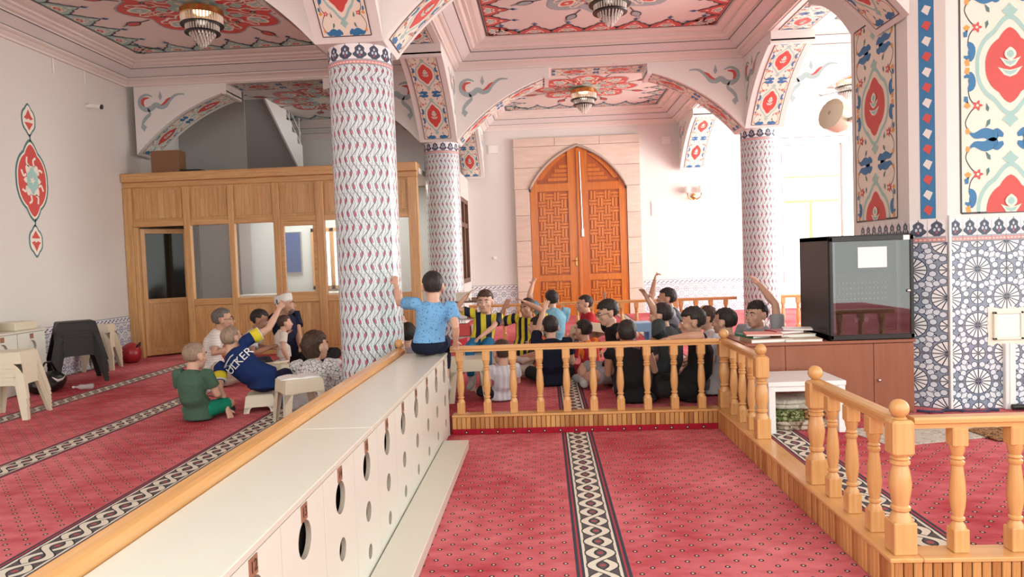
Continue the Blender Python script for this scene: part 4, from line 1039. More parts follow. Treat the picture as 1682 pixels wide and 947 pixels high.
for x, z, w_, h_, nm, lb, ct, mt in ((-1.11, 4.15, .13, .11, 'wall_vent', 'pale square vent plate left of the tall door, near the ceiling', 'vent', 'greyband'), (2.97, 4.19, .13, .11, 'wall_vent', 'pale square vent plate right of the tall door, near the ceiling', 'vent', 'greyband'), (2.66, 2.61, .085, .18, 'wall_plaque', 'pale upright plaque right of the tall door', 'plaque', 'greyband'), (-1.16, 1.58, .04, .04, 'light_switch', 'small white light switch left of the tall door', 'switch', 'whitepl')):
    r = thing(nm, lb, ct, (x, Y3, z-h_)); MB().box(x-w_, x+w_, Y3-.012, Y3, z-h_, z+h_, .003).build('frame', mt, r); MB().box(x-w_*.8, x+w_*.8, Y3-.018, Y3-.012, z-h_*.8, z+h_*.8, .003).build('face', 'white', r)
sn = thing('wall_sconce', 'two-armed brass wall lamp right of the tall door', 'wall lamp', (3.57, Y3, 2.85))
MB().ell((3.57, Y3-.03, 2.85), (.05, .03, .08), None, 12, 8).build('back_plate', 'brass', sn, True)
for s_ in (-1, 1):
    MB().tube([(3.57, Y3-.05, 2.83), (3.57+s_*.06, Y3-.12, 2.78), (3.57+s_*.15, Y3-.13, 2.84), (3.57+s_*.16, Y3-.13, 2.92)], .014, 8).build('arm', 'brass', sn, True)
    MB().lathe([(.03, 2.92), (.085, 2.935), (.09, 2.945), (.075, 2.96), (.085, 3.04), (.06, 3.09)], (3.57+s_*.16, Y3-.13, 0), 16).build('shade', 'crystal', sn, .6)
ls = thing('loudspeaker', 'beige horn loudspeaker hanging behind the right pier', 'loudspeaker', (3.3, 7.8, 2.9))
b = MB(); b.tube([(3.06, 7.75, 2.98), (3.10, 7.78, 2.965), (3.22, 7.85, 2.92), (3.32, 7.9, 2.90)], [(.06, .05), (.17, .15), (.16, .14), (.10, .10)], 14); b.build('horn', 'creamplastic', ls, .8)
MB().box(3.25, 3.32, 7.372, 7.9, 2.86, 2.90, .004).build('bracket', 'steel', ls); MB().ell((3.10, 7.76, 2.95), (.05, .05, .06), None, 10, 8).build('driver', 'hole', ls, True)

# ================================================================== chandeliers
def chandelier(label, x, y, s=1.0):
    r = thing('chandelier', label, 'chandelier', (x, y, ZC), 0, 'crystal chandeliers')
    MB().lathe([(.10*s, ZC), (.12*s, ZC-.03), (.10*s, ZC-.05)], (x, y, 0), 24).build('ceiling_plate', 'brass', r, .6)
    MB().lathe([(.255*s, ZC-.05), (.265*s, ZC-.06), (.265*s, ZC-.12), (.255*s, ZC-.13), (.2*s, ZC-.13)], (x, y, 0), 32).build('brass_band', 'brass', r, .6)
    for nm, R, z0, z1, n in (('crystal_curtain', .25, .13, .23, 40), ('crystal_curtain', .20, .255, .33, 34)):
        b = MB()
        for k in range(n):
            a = 2*PI*k/n; b.tube([(x+R*s*math.cos(a), y+R*s*math.sin(a), ZC-z0), (x+R*s*.97*math.cos(a), y+R*s*.97*math.sin(a), ZC-z1)], .011*s, 5)
        b.build(nm, 'crystal', r)['kind'] = 'stuff'
    for R, z in ((.262, .235), (.215, .335)): MB().lathe([(R*s, ZC-z-.018), (R*s+.006, ZC-z-.009), (R*s, ZC-z), (R*s*.9, ZC-z)], (x, y, 0), 32).build('dark_ring', 'black', r, .6)
    b = MB()
    for q in range(5):
        R = .16*s*(1-q/5.2)
        for k in range(max(5, 22-4*q)):
            a = 2*PI*k/max(5, 22-4*q); b.tube([(x+R*math.cos(a), y+R*math.sin(a), ZC-.34-.012*q), (x+R*.9*math.cos(a), y+R*.9*math.sin(a), ZC-.38-.035*q)], .010*s, 5)
    b.build('crystal_drop', 'crystal', r)['kind'] = 'stuff'
    d = bpy.data.lights.new('bulb', 'POINT'); d.energy = 6; d.color = (1, .86, .68); d.shadow_soft_size = .12; o = bpy.data.objects.new('bulb', d); COL.objects.link(o); o.parent = r; o.location = (0, 0, -.2)
chandelier('crystal chandelier on the left painted ceiling, nearest and largest', -4.28, 9.12, 1.0)
chandelier('crystal chandelier on the middle painted ceiling, cut by the top of the picture', .94, 9.12, 1.0)
chandelier('crystal chandelier in front of the tall wooden door', .92, 14.55, 1.0)
chandelier('pale crystal chandelier far right, half hidden by the painted pier', 6.15, 14.5, 1.0)
# ================================================================== RACK, LOW CABINET, WHITE TABLE
lc = thing('low_cabinet', 'reddish-brown low cabinet carrying the black rack and books', 'cabinet', (2.4, 6.3, HZ))
LX0, LX1, LY0, LY1, LZ = 1.66, 3.045, 6.0, 6.68, .77
MB().box(LX0, LX1-.012, LY0+.02, LY1, HZ, LZ-.026).build('carcass', 'cherry', lc)
MB().box(LX0-.01, LX1, LY0-.01, LY1+.01, LZ-.025, LZ, .004).build('top_board', 'cherry', lc)
for a, b in ((LX0, 1.985), (1.989, 2.705), (2.709, LX1-.012)):
    d = MB().box(a, b, LY0, LY0+.019, HZ+.02, LZ-.03, .002).build('door', 'cherry', lc)
kn = MB(); kn.ell((2.745, LY0-.012, .435), (.014, .014, .014), None, 12, 8); kn.build('knob', 'steel', lc, True)
rk = thing('equipment_rack', 'black glass-fronted equipment rack on the low cabinet', 'rack', (2.7, 6.33, LZ))
RX0, RX1, RY0, RY1, RZ0, RZ1 = 2.355, 3.04, 6.0, 6.67, LZ+.001, 1.64
b = MB(); b.box(RX0, RX1, RY0+.02, RY1, RZ0, RZ0+.05, .003); b.box(RX0, RX1, RY0+.02, RY1, RZ1-.04, RZ1, .003); b.box(RX0, RX0+.02, RY0+.02, RY1, RZ0, RZ1, .003); b.box(RX1-.02, RX1, RY0+.02, RY1, RZ0, RZ1, .003); b.box(RX0, RX1, RY1-.02, RY1, RZ0, RZ1, .003)
b.build('housing', 'black', rk)
dr_ = MB(); w0 = .03
for x0, x1, z0, z1 in ((RX0+.005, RX0+w0, RZ0+.01, RZ1-.01), (RX1-w0, RX1-.002, RZ0+.01, RZ1-.01), (RX0+.005, RX1, RZ0+.005, RZ0+.045), (RX0+.005, RX1, RZ1-.05, RZ1-.008)): dr_.box(x0, x1, RY0-.005, RY0+.018, z0, z1, .003)
dfr = dr_.build('door_frame', 'black', rk)
MB().box(RX0+w0, RX1-w0, RY0+.003, RY0+.008, RZ0+.045, RZ1-.05).build('door_glass', 'rackglass', rk)
MB().ell((RX1-.045, RY0-.006, 1.17), (.016, .006, .012), None, 10, 6).build('lock', 'steel', rk, True)
MB().box(RX0+.235, RX0+.47, RY0+.0005, RY0+.002, 1.37, 1.54).build('paper_notice', 'paper', rk)
MB().box(RX1-.085, RX1-.035, RY0-.0065, RY0-.0052, RZ1-.05, RZ1-.012).build('sticker', 'paper', rk)
for x in (RX0+.05, RX1-.09):
    b = MB(); b.box(x, x+.04, RY0+.10, RY0+.13, RZ0+.06, RZ1-.05); b.build('mounting_rail', 'steel', rk)
mx = thing('audio_mixer', 'dark audio mixer with rows of white knobs inside the rack', 'mixer', (2.7, 6.3, 1.0))
MB().box(RX0+.10, RX1-.10, RY0+.14, RY0+.45, 1.02, 1.32, .006).build('case', paint('mixer_case', (.10, .035, .045), .5), mx)
kb = MB()
for i in range(13):
    for j in range(4): kb.box(RX0+.125+i*.032, RX0+.137+i*.032, RY0+.128, RY0+.139, 1.10+j*.045, 1.112+j*.045)
kb.build('knobs', 'paper', mx)['kind'] = 'stuff'
am = thing('amplifier', 'dark amplifier with two round dials at the bottom of the rack', 'amplifier', (2.7, 6.3, .85)); MB().box(RX0+.06, RX1-.06, RY0+.14, RY0+.5, .83, .98, .006).build('case', 'black', am)
for k in (0, 1): MB().tube([(RX0+.27+k*.08, RY0+.14, .93), (RX0+.27+k*.08, RY0+.12, .93)], .02, 14).build('dial', 'steel', am)
sh_ = MB().box(RX0+.021, RX1-.021, RY0+.14, RY0+.55, 1.0, 1.018).build('shelf', 'black', rk)
# white side table
wt = thing('side_table', 'small white square side table behind the right balustrade', 'table', (1.96, 5.68, HZ))
TX0, TX1, TY0, TY1, TZ = 1.665, 2.245, 5.43, 5.93, .545
MB().box(TX0, TX1, TY0, TY1, TZ-.035, TZ, .003).build('table_top', 'whitetable', wt)
for x in (TX0+.005, TX1-.055):
    for y in (TY0+.005, TY1-.055): MB().box(x, x+.05, y, y+.05, HZ, TZ-.036, .003).build('leg', 'whitetable', wt)
for a in ((TX0+.055, TX1-.055, TY0+.015, TY0+.033), (TX0+.055, TX1-.055, TY1-.033, TY1-.015), (TX0+.015, TX0+.033, TY0+.055, TY1-.055), (TX1-.033, TX1-.015, TY0+.055, TY1-.055)): MB().box(*a, TZ-.075, TZ-.036).build('apron', 'whitetable', wt)
# folded rugs under the table
def rugmat(name, a, b_, c, sc_):
    M = Mat(name, a, .9, spec=.1); n = M.noise(sc_, 3); k = M.noise(sc_*2.3, 2); M.out(M.mix(k.gt(.58), M.mix(n.gt(.52), a, b_), c)); M.bump(M.noise(60, 2), .01, .5); return M.m
MT['leopard'] = rugmat('brown_rug', (.30, .15, .06), (.10, .04, .02), (.5, .33, .18), 34); MT['greenrug'] = rugmat('green_rug', (.10, .13, .04), (.35, .36, .2), (.03, .03, .02), 26); MT['palerug'] = rugmat('pale_rug', (.55, .50, .43), (.44, .39, .33), (.62, .58, .52), 12); MT['brownrug2'] = rugmat('mottled_rug', (.32, .24, .17), (.52, .44, .36), (.14, .08, .06), 20)
def folded(name, label, cx, cy, z0, lx, ly, h, mat, rz=0, grp='folded rugs under the white table'):
    """folded soft rug: layered slab with rounded, wavy sides"""
    r = thing(name, label, 'rug', (cx, cy, z0), rz, grp); nl = max(2, round(h/.035)); hh = h/nl; rr_ = random.Random(int(cx*1000)+int(z0*977))
    for k in range(nl):
        b = MB(); n = 28; ring_ = []
        for j in range(n):
            a = 2*PI*j/n; e = (abs(math.cos(a))**5+abs(math.sin(a))**5)**(-.2); f = 1+rr_.uniform(-.03, .03); ring_.append((lx/2*e*math.cos(a)*f, ly/2*e*math.sin(a)*f))
        i = 0; lev = [(.93, 0), (1.0, .25), (1.0, .75), (.93, 1)]; base = len(b.v)
        for sc_, t in lev: b.v += [(x*sc_, y*sc_, k*hh+t*hh+.012*math.sin(x*9+k)*(1 if k else 0)*0) for x, y in ring_]
        for q in range(3):
            for j in range(n): j2 = (j+1) % n; b.f.append((q*n+j, q*n+j2, (q+1)*n+j2, (q+1)*n+j)); b.mi.append(0); b.uv.append(None)
        b.f.append(tuple(range(n-1, -1, -1))); b.mi.append(0); b.uv.append(None); b.f.append(tuple(3*n+j for j in range(n))); b.mi.append(0); b.uv.append(None)
        b.build('fold', mat, r, True, False)
    return r
folded('rug', 'mottled brown folded rug lying lowest under the white table', 1.95, 5.70, HZ, .42, .36, .07, 'brownrug2', .05)
folded('rug', 'dark green patterned folded rug under the white table', 1.86, 5.68, HZ+.071, .26, .32, .075, 'greenrug', -.1)
folded('rug', 'brown spotted folded rug under the white table', 2.06, 5.72, HZ+.071, .20, .30, .08, 'leopard', .15)
folded('rug', 'pale grey folded rug on top of the pile under the white table', 1.95, 5.73, HZ+.152, .40, .30, .07, 'palerug', .03)
# thin prayer rugs and cables near the pier
for i, (x, y, lx, ly, rz, mt, lb) in enumerate(((2.75, 5.35, .9, .5, .25, 'palerug', 'cream patterned prayer rug lying on the red carpet by the pier'), (3.75, 5.62, 1.1, .55, -.06, 'brownrug2', 'mottled prayer rug along the foot of the tiled pier'), (3.45, 5.25, .7, .32, .1, 'leopard', 'brown and red small rug behind the right handrail'))):
    b = MB(); n = 10
    for k in range(n):
        u0, u1 = -lx/2+lx*k/n, -lx/2+lx*(k+1)/n; z0, z1 = .006+.004*math.sin(k*1.7), .006+.004*math.sin((k+1)*1.7)
        b.quad([(u0, -ly/2, z0), (u1, -ly/2, z1), (u1, ly/2, z1), (u0, ly/2, z0)]); b.quad([(u0, -ly/2, 0), (u1, -ly/2, 0), (u1, -ly/2, z1), (u0, -ly/2, z0)]); b.quad([(u0, ly/2, z0), (u1, ly/2, z1), (u1, ly/2, 0), (u0, ly/2, 0)]); b.quad([(u0, -ly/2, 0), (u1, -ly/2, 0), (u1, ly/2, 0), (u0, ly/2, 0)])
    for u in (-lx/2, lx/2): b.quad([(u, -ly/2, 0), (u, ly/2, 0), (u, ly/2, .006), (u, -ly/2, .006)])
    o = b.build('prayer_rug', mt); o.location = (x, y, HZ+.001+.012*(i == 2)); o.rotation_euler = (0, 0, rz); tag(o, lb, 'rug')
for pts, c, lb in (([(3.05, 6.0, .17), (3.2, 5.95, .165), (3.3, 6.02, .166), (3.5, 5.93, .165), (3.7, 6.0, .165)], (.02, .03, .08), 'dark blue cable lying at the foot of the tiled pier'), ([(3.1, 5.9, .165), (3.25, 5.86, .165), (3.45, 5.9, .165), (3.62, 5.84, .165)], (.3, .03, .06), 'red cable lying at the foot of the tiled pier')):
    q = [pts[0]]
    for k in range(len(pts)-1):
        for t in (.33, .66, 1): q.append(tuple(pts[k][i]+(pts[k+1][i]-pts[k][i])*t+(.02*math.sin(9*(k+t)) if i == 1 else 0) for i in range(3)))
    tag(MB().tube(q, .011, 8).build('cable', paint('cable_sheath', c, .5), None, True), lb, 'cable')
tr_ = thing('torch', 'black cylindrical torch lying at the foot of the white conduit', 'torch', (3.93, 6.0, HZ)); MB().tube([(3.82, 6.0, HZ+.031), (3.98, 5.99, HZ+.031)], .024, 14).build('barrel', 'black', tr_, .6); MB().tube([(3.98, 5.99, HZ+.031), (4.04, 5.987, HZ+.031)], .030, 14).build('head', 'black', tr_, .6)
# books on the low cabinet
def book(label, x, y, z, lx, ly, h, col, rz=0.0, grp='books on the low cabinet'):
    r = thing('book', label, 'book', (x, y, z), rz, grp); cm = paint('book_cover', col, .5, .1)
    MB().box(-lx/2, lx/2, -ly/2, ly/2, 0, .003).build('cover', cm, r, False, False); MB().box(-lx/2, lx/2, -ly/2, ly/2, h-.003, h).build('cover', cm, r, False, False); MB().box(-lx/2, -lx/2+.003, -ly/2, ly/2, .003, h-.003).build('spine', cm, r, False, False)
    MB().box(-lx/2+.004, lx/2-.006, -ly/2+.005, ly/2-.005, .003, h-.003).build('pages', 'paper', r, False, False)
    return r
bz = LZ
book('wide brown bound book lowest in the pile left of the rack', 1.88, 6.16, bz, .36, .26, .03, (.40, .30, .20), .1)
book('green book at the left end of the low cabinet, behind the post', 1.79, 6.24, bz+.031, .18, .26, .02, (.02, .15, .11), .35)
book('salmon pink open booklet on top of the left pile of books', 1.86, 6.18, bz+.052, .30, .22, .016, (.75, .24, .18), -.15)
book('thin cream book lying in front of the rack, its corner under the pile', 2.16, 6.13, bz, .30, .22, .022, (.62, .55, .42), -.08)
book('cream hardback in the pile next to the rack', 2.15, 6.27, bz+.023, .30, .22, .025, (.70, .63, .48), .06)
book('dark red hardback in the pile next to the rack', 2.08, 6.30, bz+.049, .26, .20, .026, (.34, .02, .05), .2)
book('white open notebook on top of the pile next to the rack', 2.19, 6.30, bz+.076, .24, .19, .012, (.8, .8, .78), -.25)

# ================================================================== PLASTIC STOOLS
def stool_parts(root, mat, wd=.36, h=.42, top=.28):
    """square plastic stool: seat, four arched skirts, four corner legs"""
    s = wd/2; t = top/2
    b = MB(); b.hull(cb_pts(-t, t, -t, t, h-.03, h, .012)); b.build('seat', mat, root, False, False)
    lm = None
    for k in range(4):
        Rm = Matrix.Rotation(PI/2*k, 4, 'Z'); b = MB(); sk = .115
        def at(u, z):
            q = (h-z)/h; return (u*(t+(s-t)*q), -(t+(s-t)*q), z)
        # skirt with arched lower edge
        n = 12
        for j in range(n):
            u0, u1 = -1+2*j/n, -1+2*(j+1)/n; f = lambda u: h-sk-.10*max(0, (abs(u)-.55)/.45)**2
            for off in (0, .006):
                P = [at(u0, f(u0)), at(u1, f(u1)), at(u1, h-.01), at(u0, h-.01)]; b.quad([(p[0], p[1]+off, p[2]) for p in P])
            P = at(u0, f(u0)); Q = at(u1, f(u1)); b.quad([P, Q, (Q[0], Q[1]+.006, Q[2]), (P[0], P[1]+.006, P[2])])
        m2 = MB().add(b, Rm); m2.build('skirt', mat, root, False, False)
        b = MB(); lw = .06
        for z0, z1 in ((0, .035), (.035, h-sk)):
            q0, q1 = (t+(s-t)*(h-z0)/h), (t+(s-t)*(h-z1)/h); w0_ = lw*(.85 if z0 < .01 else .9); w1_ = lw*(.9 if z0 < .01 else 1.15)
            a = [(-q0, -q0, z0), (-q0+w0_, -q0, z0), (-q0+w0_, -q0+.014, z0), (-q0+.014, -q0+.014, z0), (-q0+.014, -q0+w0_, z0), (-q0, -q0+w0_, z0)]
            c = [(-q1, -q1, z1), (-q1+w1_, -q1, z1), (-q1+w1_, -q1+.014, z1), (-q1+.014, -q1+.014, z1), (-q1+.014, -q1+w1_, z1), (-q1, -q1+w1_, z1)]
            for j in range(6): j2 = (j+1) % 6; b.quad([a[j], a[j2], c[j2], c[j]])
            b.quad(a); b.quad(c)
        MB().add(b, Rm).build('leg', mat, root, False, False)
def stack(label_fn, grp, x, y, rz, n, mat, dz, **k):
    r0 = thing('plastic_stool', label_fn(0, n), 'stool', (x, y, HZ), rz, grp); stool_parts(r0, mat, **k)
    for i in range(1, n): dup(r0, (x, y, HZ+dz*i), rz+.02*math.sin(i*3), label_fn(i, n), grp)
    return r0
def lab(col, where):
    return lambda i, n: ('topmost' if i == n-1 else 'lowest' if i == 0 else '%s from the top' % ['', 'second', 'third', 'fourth', 'fifth', 'sixth', 'seventh', 'eighth', 'ninth', 'tenth'][n-1-i])+' '+col+' plastic stool of the stack '+where
stack(lab('dark brown', 'by the left wall'), 'stacked dark stools', -6.14, 9.02, .72, 9, 'darkplastic', .040, wd=.62, h=.47, top=.42)
stack(lab('cream', 'between dark stools and partition'), 'stacked cream stools far', -6.48, 10.08, .25, 7, 'creamplastic', .038, wd=.42, h=.43, top=.27)
stack(lab('cream', 'at the left picture edge'), 'stacked cream stools near', -5.36, 6.86, .2, 6, 'creamplastic', .042, wd=.50, h=.45, top=.34)
r = thing('plastic_stool', 'cream plastic stool with an open book on it, beside the cabinet rail', 'stool', (-2.24, 6.30, HZ), .62); stool_parts(r, 'creamplastic', wd=.40, h=.40, top=.33)
r = thing('plastic_stool', 'cream plastic stool behind the balustrade, near the corner of the shoe cabinet', 'stool', (-.80, 7.12, HZ), .15); stool_parts(r, 'creamplastic', wd=.40, h=.42, top=.34)
r = thing('plastic_stool', 'cream plastic stool tipped on its side, right of the boy in navy and yellow', 'stool', (-2.72, 7.62, HZ+.17), 0); stool_parts(r, 'creamplastic', wd=.40, h=.40, top=.33); r.rotation_euler = (math.radians(82), math.radians(0), math.radians(-28))
r = thing('plastic_stool', 'cream plastic stool held tilted among the boys, behind the boy in orange and red', 'stool', (.52, 8.75, HZ+.16), 0); stool_parts(r, 'creamplastic', wd=.42, h=.40, top=.36); r.rotation_euler = (math.radians(-14), math.radians(10), math.radians(20))
r = thing('plastic_stool', 'light blue plastic stool among the boys, right of the boy with glasses', 'stool', (1.22, 9.3, HZ), .1); stool_parts(r, 'lblue', wd=.36, h=.52, top=.30)
# open book on the near stool
ob = thing('open_book', 'open white exercise book lying on the cream stool beside the rail', 'book', (-2.24, 6.30, HZ+.401), .5)
for sd in (-1, 1):
    b = MB(); n = 6
    for k in range(n):
        u0, u1 = sd*.17*k/n, sd*.17*(k+1)/n; f = lambda u: .004+.014*math.sin(PI*min(1, abs(u)/.17*.9+.1))
        b.quad([(u0, -.12, f(u0)), (u1, -.12, f(u1)), (u1, .12, f(u1)), (u0, .12, f(u0))]); b.quad([(u0, -.12, 0), (u1, -.12, 0), (u1, -.12, f(u1)), (u0, -.12, f(u0))]); b.quad([(u0, .12, 0), (u1, .12, 0), (u1, .12, f(u1)), (u0, .12, f(u0))]); b.quad([(u0, -.12, 0), (u1, -.12, 0), (u1, .12, 0), (u0, .12, 0)])
    b.quad([(sd*.17, -.12, 0), (sd*.17, .12, 0), (sd*.17, .12, f(.17)), (sd*.17, -.12, f(.17))]); b.build('page_block', 'paper', ob, False, False)
# bags, ball, packaging
def blob(name, mat, parent, c, r, seed, amp=.12, sub=3, M=None):
    bm = bmesh.new(); bmesh.ops.create_icosphere(bm, subdivisions=sub, radius=1)
    for v in bm.verts:
        k = 1+amp*noise.noise(v.co*2.1+Vector((seed, 0, 0)))+amp*.6*noise.noise(v.co*5+Vector((0, seed, 0)))
        v.co = Vector((v.co.x*r[0], v.co.y*r[1], max(-r[2]*.82, v.co.z*r[2]))*1 if False else (v.co.x*r[0]*k, v.co.y*r[1]*k, max(-r[2]*.8, v.co.z*r[2]*k)))
    b = MB(); b.addbm(bm); bm.free(); b.v = [(p[0]+c[0], p[1]+c[1], p[2]+c[2]) for p in b.v]
    return b.build(name, mat, parent, True)
bg = thing('sports_bag', 'black sports bag with a white swoosh mark under the near stools', 'bag', (-6.0, 8.25, HZ)); blob('body', 'black', bg, (-6.0, 8.25, HZ+.11), (.15, .28, .13), 4, .16)
MB().tube([(-6.0, 8.08, HZ+.22), (-5.98, 8.2, HZ+.36), (-5.98, 8.3, HZ+.36), (-6.0, 8.42, HZ+.22)], .012, 8).build('handle', 'black', bg, True)
sw = MB(); sw.tube([(-5.832, 8.10, HZ+.20), (-5.822, 8.18, HZ+.145), (-5.822, 8.27, HZ+.15), (-5.832, 8.36, HZ+.20)], [.004, .016, .012, .002], 8, True, .3); sw.build('white_mark', 'whitepl', bg, True)
bl = thing('red_bag', 'round shiny red bag on the floor beside the far cream stools', 'bag', (-6.45, 10.75, HZ)); blob('body', paint('red_vinyl', (.38, .02, .03), .3), bl, (-6.45, 10.75, HZ+.14), (.15, .15, .17), 2, .06); MB().tube([(-6.33, 10.70, HZ+.24), (-6.28, 10.72, HZ+.31), (-6.33, 10.8, HZ+.25)], .012, 8).build('strap', 'black', bl, True)
bo = thing('plastic_bottle', 'clear crumpled plastic bottle lying on the red carpet', 'bottle', (-5.62, 8.36, HZ))
MT['clearpl'] = glass('clear_plastic', (.75, .78, .82), .1, .45)
b = MB(); b.tube([(-5.72, 8.33, HZ+.035), (-5.69, 8.335, HZ+.035), (-5.66, 8.34, HZ+.035), (-5.60, 8.36, HZ+.032), (-5.56, 8.37, HZ+.035), (-5.52, 8.38, HZ+.035)], [.012, .014, .034, .030, .035, .032], 12); b.build('body', 'clearpl', bo, True); MB().tube([(-5.745, 8.325, HZ+.035), (-5.72, 8.33, HZ+.035)], .014, 10).build('cap', 'whitepl', bo)
pb = thing('plastic_bag', 'crumpled clear plastic bag on the carpet beside the near cream stool', 'bag', (-2.32, 6.72, HZ)); blob('film', 'clearpl', pb, (-2.32, 6.72, HZ+.08), (.16, .13, .10), 9, .35, 4)
MT['zebra'] = rugmat('zebra_cloth', (.55, .52, .48), (.05, .05, .05), (.62, .60, .56), 30)
zb = thing('cloth_bag', 'black and white patterned cloth bag behind the balustrade, beside the shoe cabinet', 'bag', (-1.08, 6.62, HZ)); blob('body', 'zebra', zb, (-1.08, 6.62, HZ+.15), (.12, .14, .19), 6, .15); MB().tube([(-1.11, 6.56, HZ+.28), (-1.09, 6.59, HZ+.40), (-1.07, 6.66, HZ+.40), (-1.07, 6.71, HZ+.28)], .012, 8).build('handle', 'black', zb, True)
# shelf rack with goods beside the second column
sr = thing('shelf_rack', 'small metal shelf rack with goods behind the boy in yellow and navy', 'shelf', (-1.25, 11.3, HZ))
for z in (.35, .62, .89): MB().box(-1.42, -1.02, 11.0, 11.35, z, z+.02, .002).build('shelf', 'brownframe' if z > .8 else 'steel', sr)
for x in (-1.41, -1.04):
    for y in (11.01, 11.33): MB().box(x, x+.02, y, y+.02, HZ, .91).build('leg', 'steel', sr)
for i, (x, z, w_, h_, c, lb) in enumerate(((-1.38, .912, .20, .14, (.72, .68, .58), 'cream box on top of the small shelf rack'), (-1.14, .912, .10, .05, (.25, .15, .1), 'flat brown box on top of the small shelf rack'), (-1.38, .642, .16, .15, (.75, .74, .72), 'white carton on the middle shelf of the rack'), (-1.20, .642, .13, .12, (.45, .06, .06), 'red carton on the middle shelf of the rack'), (-1.36, .372, .18, .18, (.68, .10, .10), 'red box on the bottom shelf of the rack'), (-1.16, .372, .11, .16, (.8, .78, .74), 'white box on the bottom shelf of the rack'))):
    r = thing('carton', lb, 'box', (x+w_/2, 11.15, z), 0, 'cartons on the shelf rack'); cm = paint('carton_%d' % i, c, .6); MB().box(x, x+w_, 11.05, 11.25, z, z+h_*.8, .003).build('body', cm, r); MB().box(x-.002, x+w_+.002, 11.048, 11.252, z+h_*.8, z+h_, .003).build('lid', cm, r)
# ================================================================== PEOPLE
def at(px, py, Y):
    """point on the photograph's ray at depth Y"""
    d = (CAMROT.to_3x3() @ Vector(((px-841)/F_PX, -(py-473.5)/F_PX, -1.0))); t = Y/d.y
    return Vector((d.x*t, Y, 1.55+d.z*t))
def remesh(mb, vox, name, mat, parent, smooth=4):
    me = mb.mesh(name, mat); o = bpy.data.objects.new(name, me); COL.objects.link(o)
    r = o.modifiers.new('r', 'REMESH'); r.mode = 'VOXEL'; r.voxel_size = vox; r.use_smooth_shade = True
    if smooth: q = o.modifiers.new('s', 'SMOOTH'); q.factor = .5; q.iterations = smooth
    dg = bpy.context.evaluated_depsgraph_get(); m2 = bpy.data.meshes.new_from_object(o.evaluated_get(dg)); bpy.data.objects.remove(o); bpy.data.meshes.remove(me)
    m2.name = name; m2.materials.clear()
    for m_ in (mat if isinstance(mat, (list, tuple)) else [mat]): m2.materials.append(MT[m_] if isinstance(m_, str) else m_)
    m2.polygons.foreach_set('use_smooth', [True]*len(m2.polygons))
    return obj(name, m2, parent)
def skinmat(name, c):
    M = Mat(name, c, .5, spec=.35); n = M.noise(14, 3); M.out(M.mix(n, dk(c, .9), dk(c, 1.08))); return M.m
SKIN = {'a': skinmat('skin_light', (.62, .37, .265)), 'b': skinmat('skin_mid', (.50, .28, .19)), 'c': skinmat('skin_tan', (.40, .21, .14))}
def hairmat(name, c):
    M = Mat(name, c, .55, spec=.35); n = M.noise(60, 3, (1, 1, .25)); M.out(M.mix(n, dk(c, .5), dk(c, 1.6))); M.bump(n, .012, .7); return M.m
HAIR = {'k': hairmat('hair_black', (.022, .017, .015)), 'b': hairmat('hair_brown', (.06, .034, .022)), 'l': hairmat('hair_buzz_light', (.27, .19, .135)), 'g': hairmat('hair_grey', (.11, .095, .085))}
eyew = paint('eye_white', (.75, .73, .70), .3); eyek = paint('eye_dark', (.02, .014, .01), .25); lipm = paint('lips', (.45, .17, .14), .5)
def ik(S, T, l1, l2, hint):
    d = T-S; D = d.length
    if D > (l1+l2)*.985: T = S+d.normalized()*(l1+l2)*.985; d = T-S; D = d.length
    a = (l1*l1-l2*l2+D*D)/(2*D); h = math.sqrt(max(0, l1*l1-a*a)); u = d.normalized(); n = (hint-u*hint.dot(u)); n = n.normalized() if n.length > 1e-6 else Vector((0, 0, -1))
    return S+u*a+n*h, T
def hand(b, W, E, s, side, up=None, curl=.25, spread=1.0, point=False):
    """palm, four unequal fingers and a thumb at wrist W, arm coming from E"""
    f = (W-E).normalized(); ref = Vector(up) if up else (Vector((0, 0, 1)) if abs(f.z) < .8 else Vector((0, 1, 0)))
    n = (ref-f*ref.dot(f)).normalized(); w = f.cross(n)*side     # n = back of the hand, w = towards the thumb
    P = W+f*.045*s
    R = Matrix((w, f, n)).transposed(); b.ell(P, (.036*s, .048*s, .016*s), R, 12, 8)
    for k, (o, ln) in enumerate(((.026, .066), (.009, .074), (-.009, .070), (-.026, .054))):
        base = W+f*.078*s+w*o*s; c = curl if not (point and k == 0) else 0.0
        if point and k > 0: c = 1.15
        d1 = (f*math.cos(c*.6)-n*math.sin(c*.6)+w*o*5*spread).normalized(); d2 = (f*math.cos(c*1.5)-n*math.sin(c*1.5)+w*o*5*spread).normalized()
        q1 = base+d1*ln*.5*s; q2 = q1+d2*ln*.5*s; b.tube([base-f*.02*s, base, q1, q2], [.0095*s, .0095*s, .009*s, .0075*s], 8)
    t0 = W+f*.02*s+w*.022*s; t1 = t0+(w*.8+f*.5).normalized()*.035*s; t2 = t1+(w*.35+f*.9-n*.2).normalized()*.032*s; b.tube([t0, t1, t2], [.013*s, .011*s, .008*s], 8)
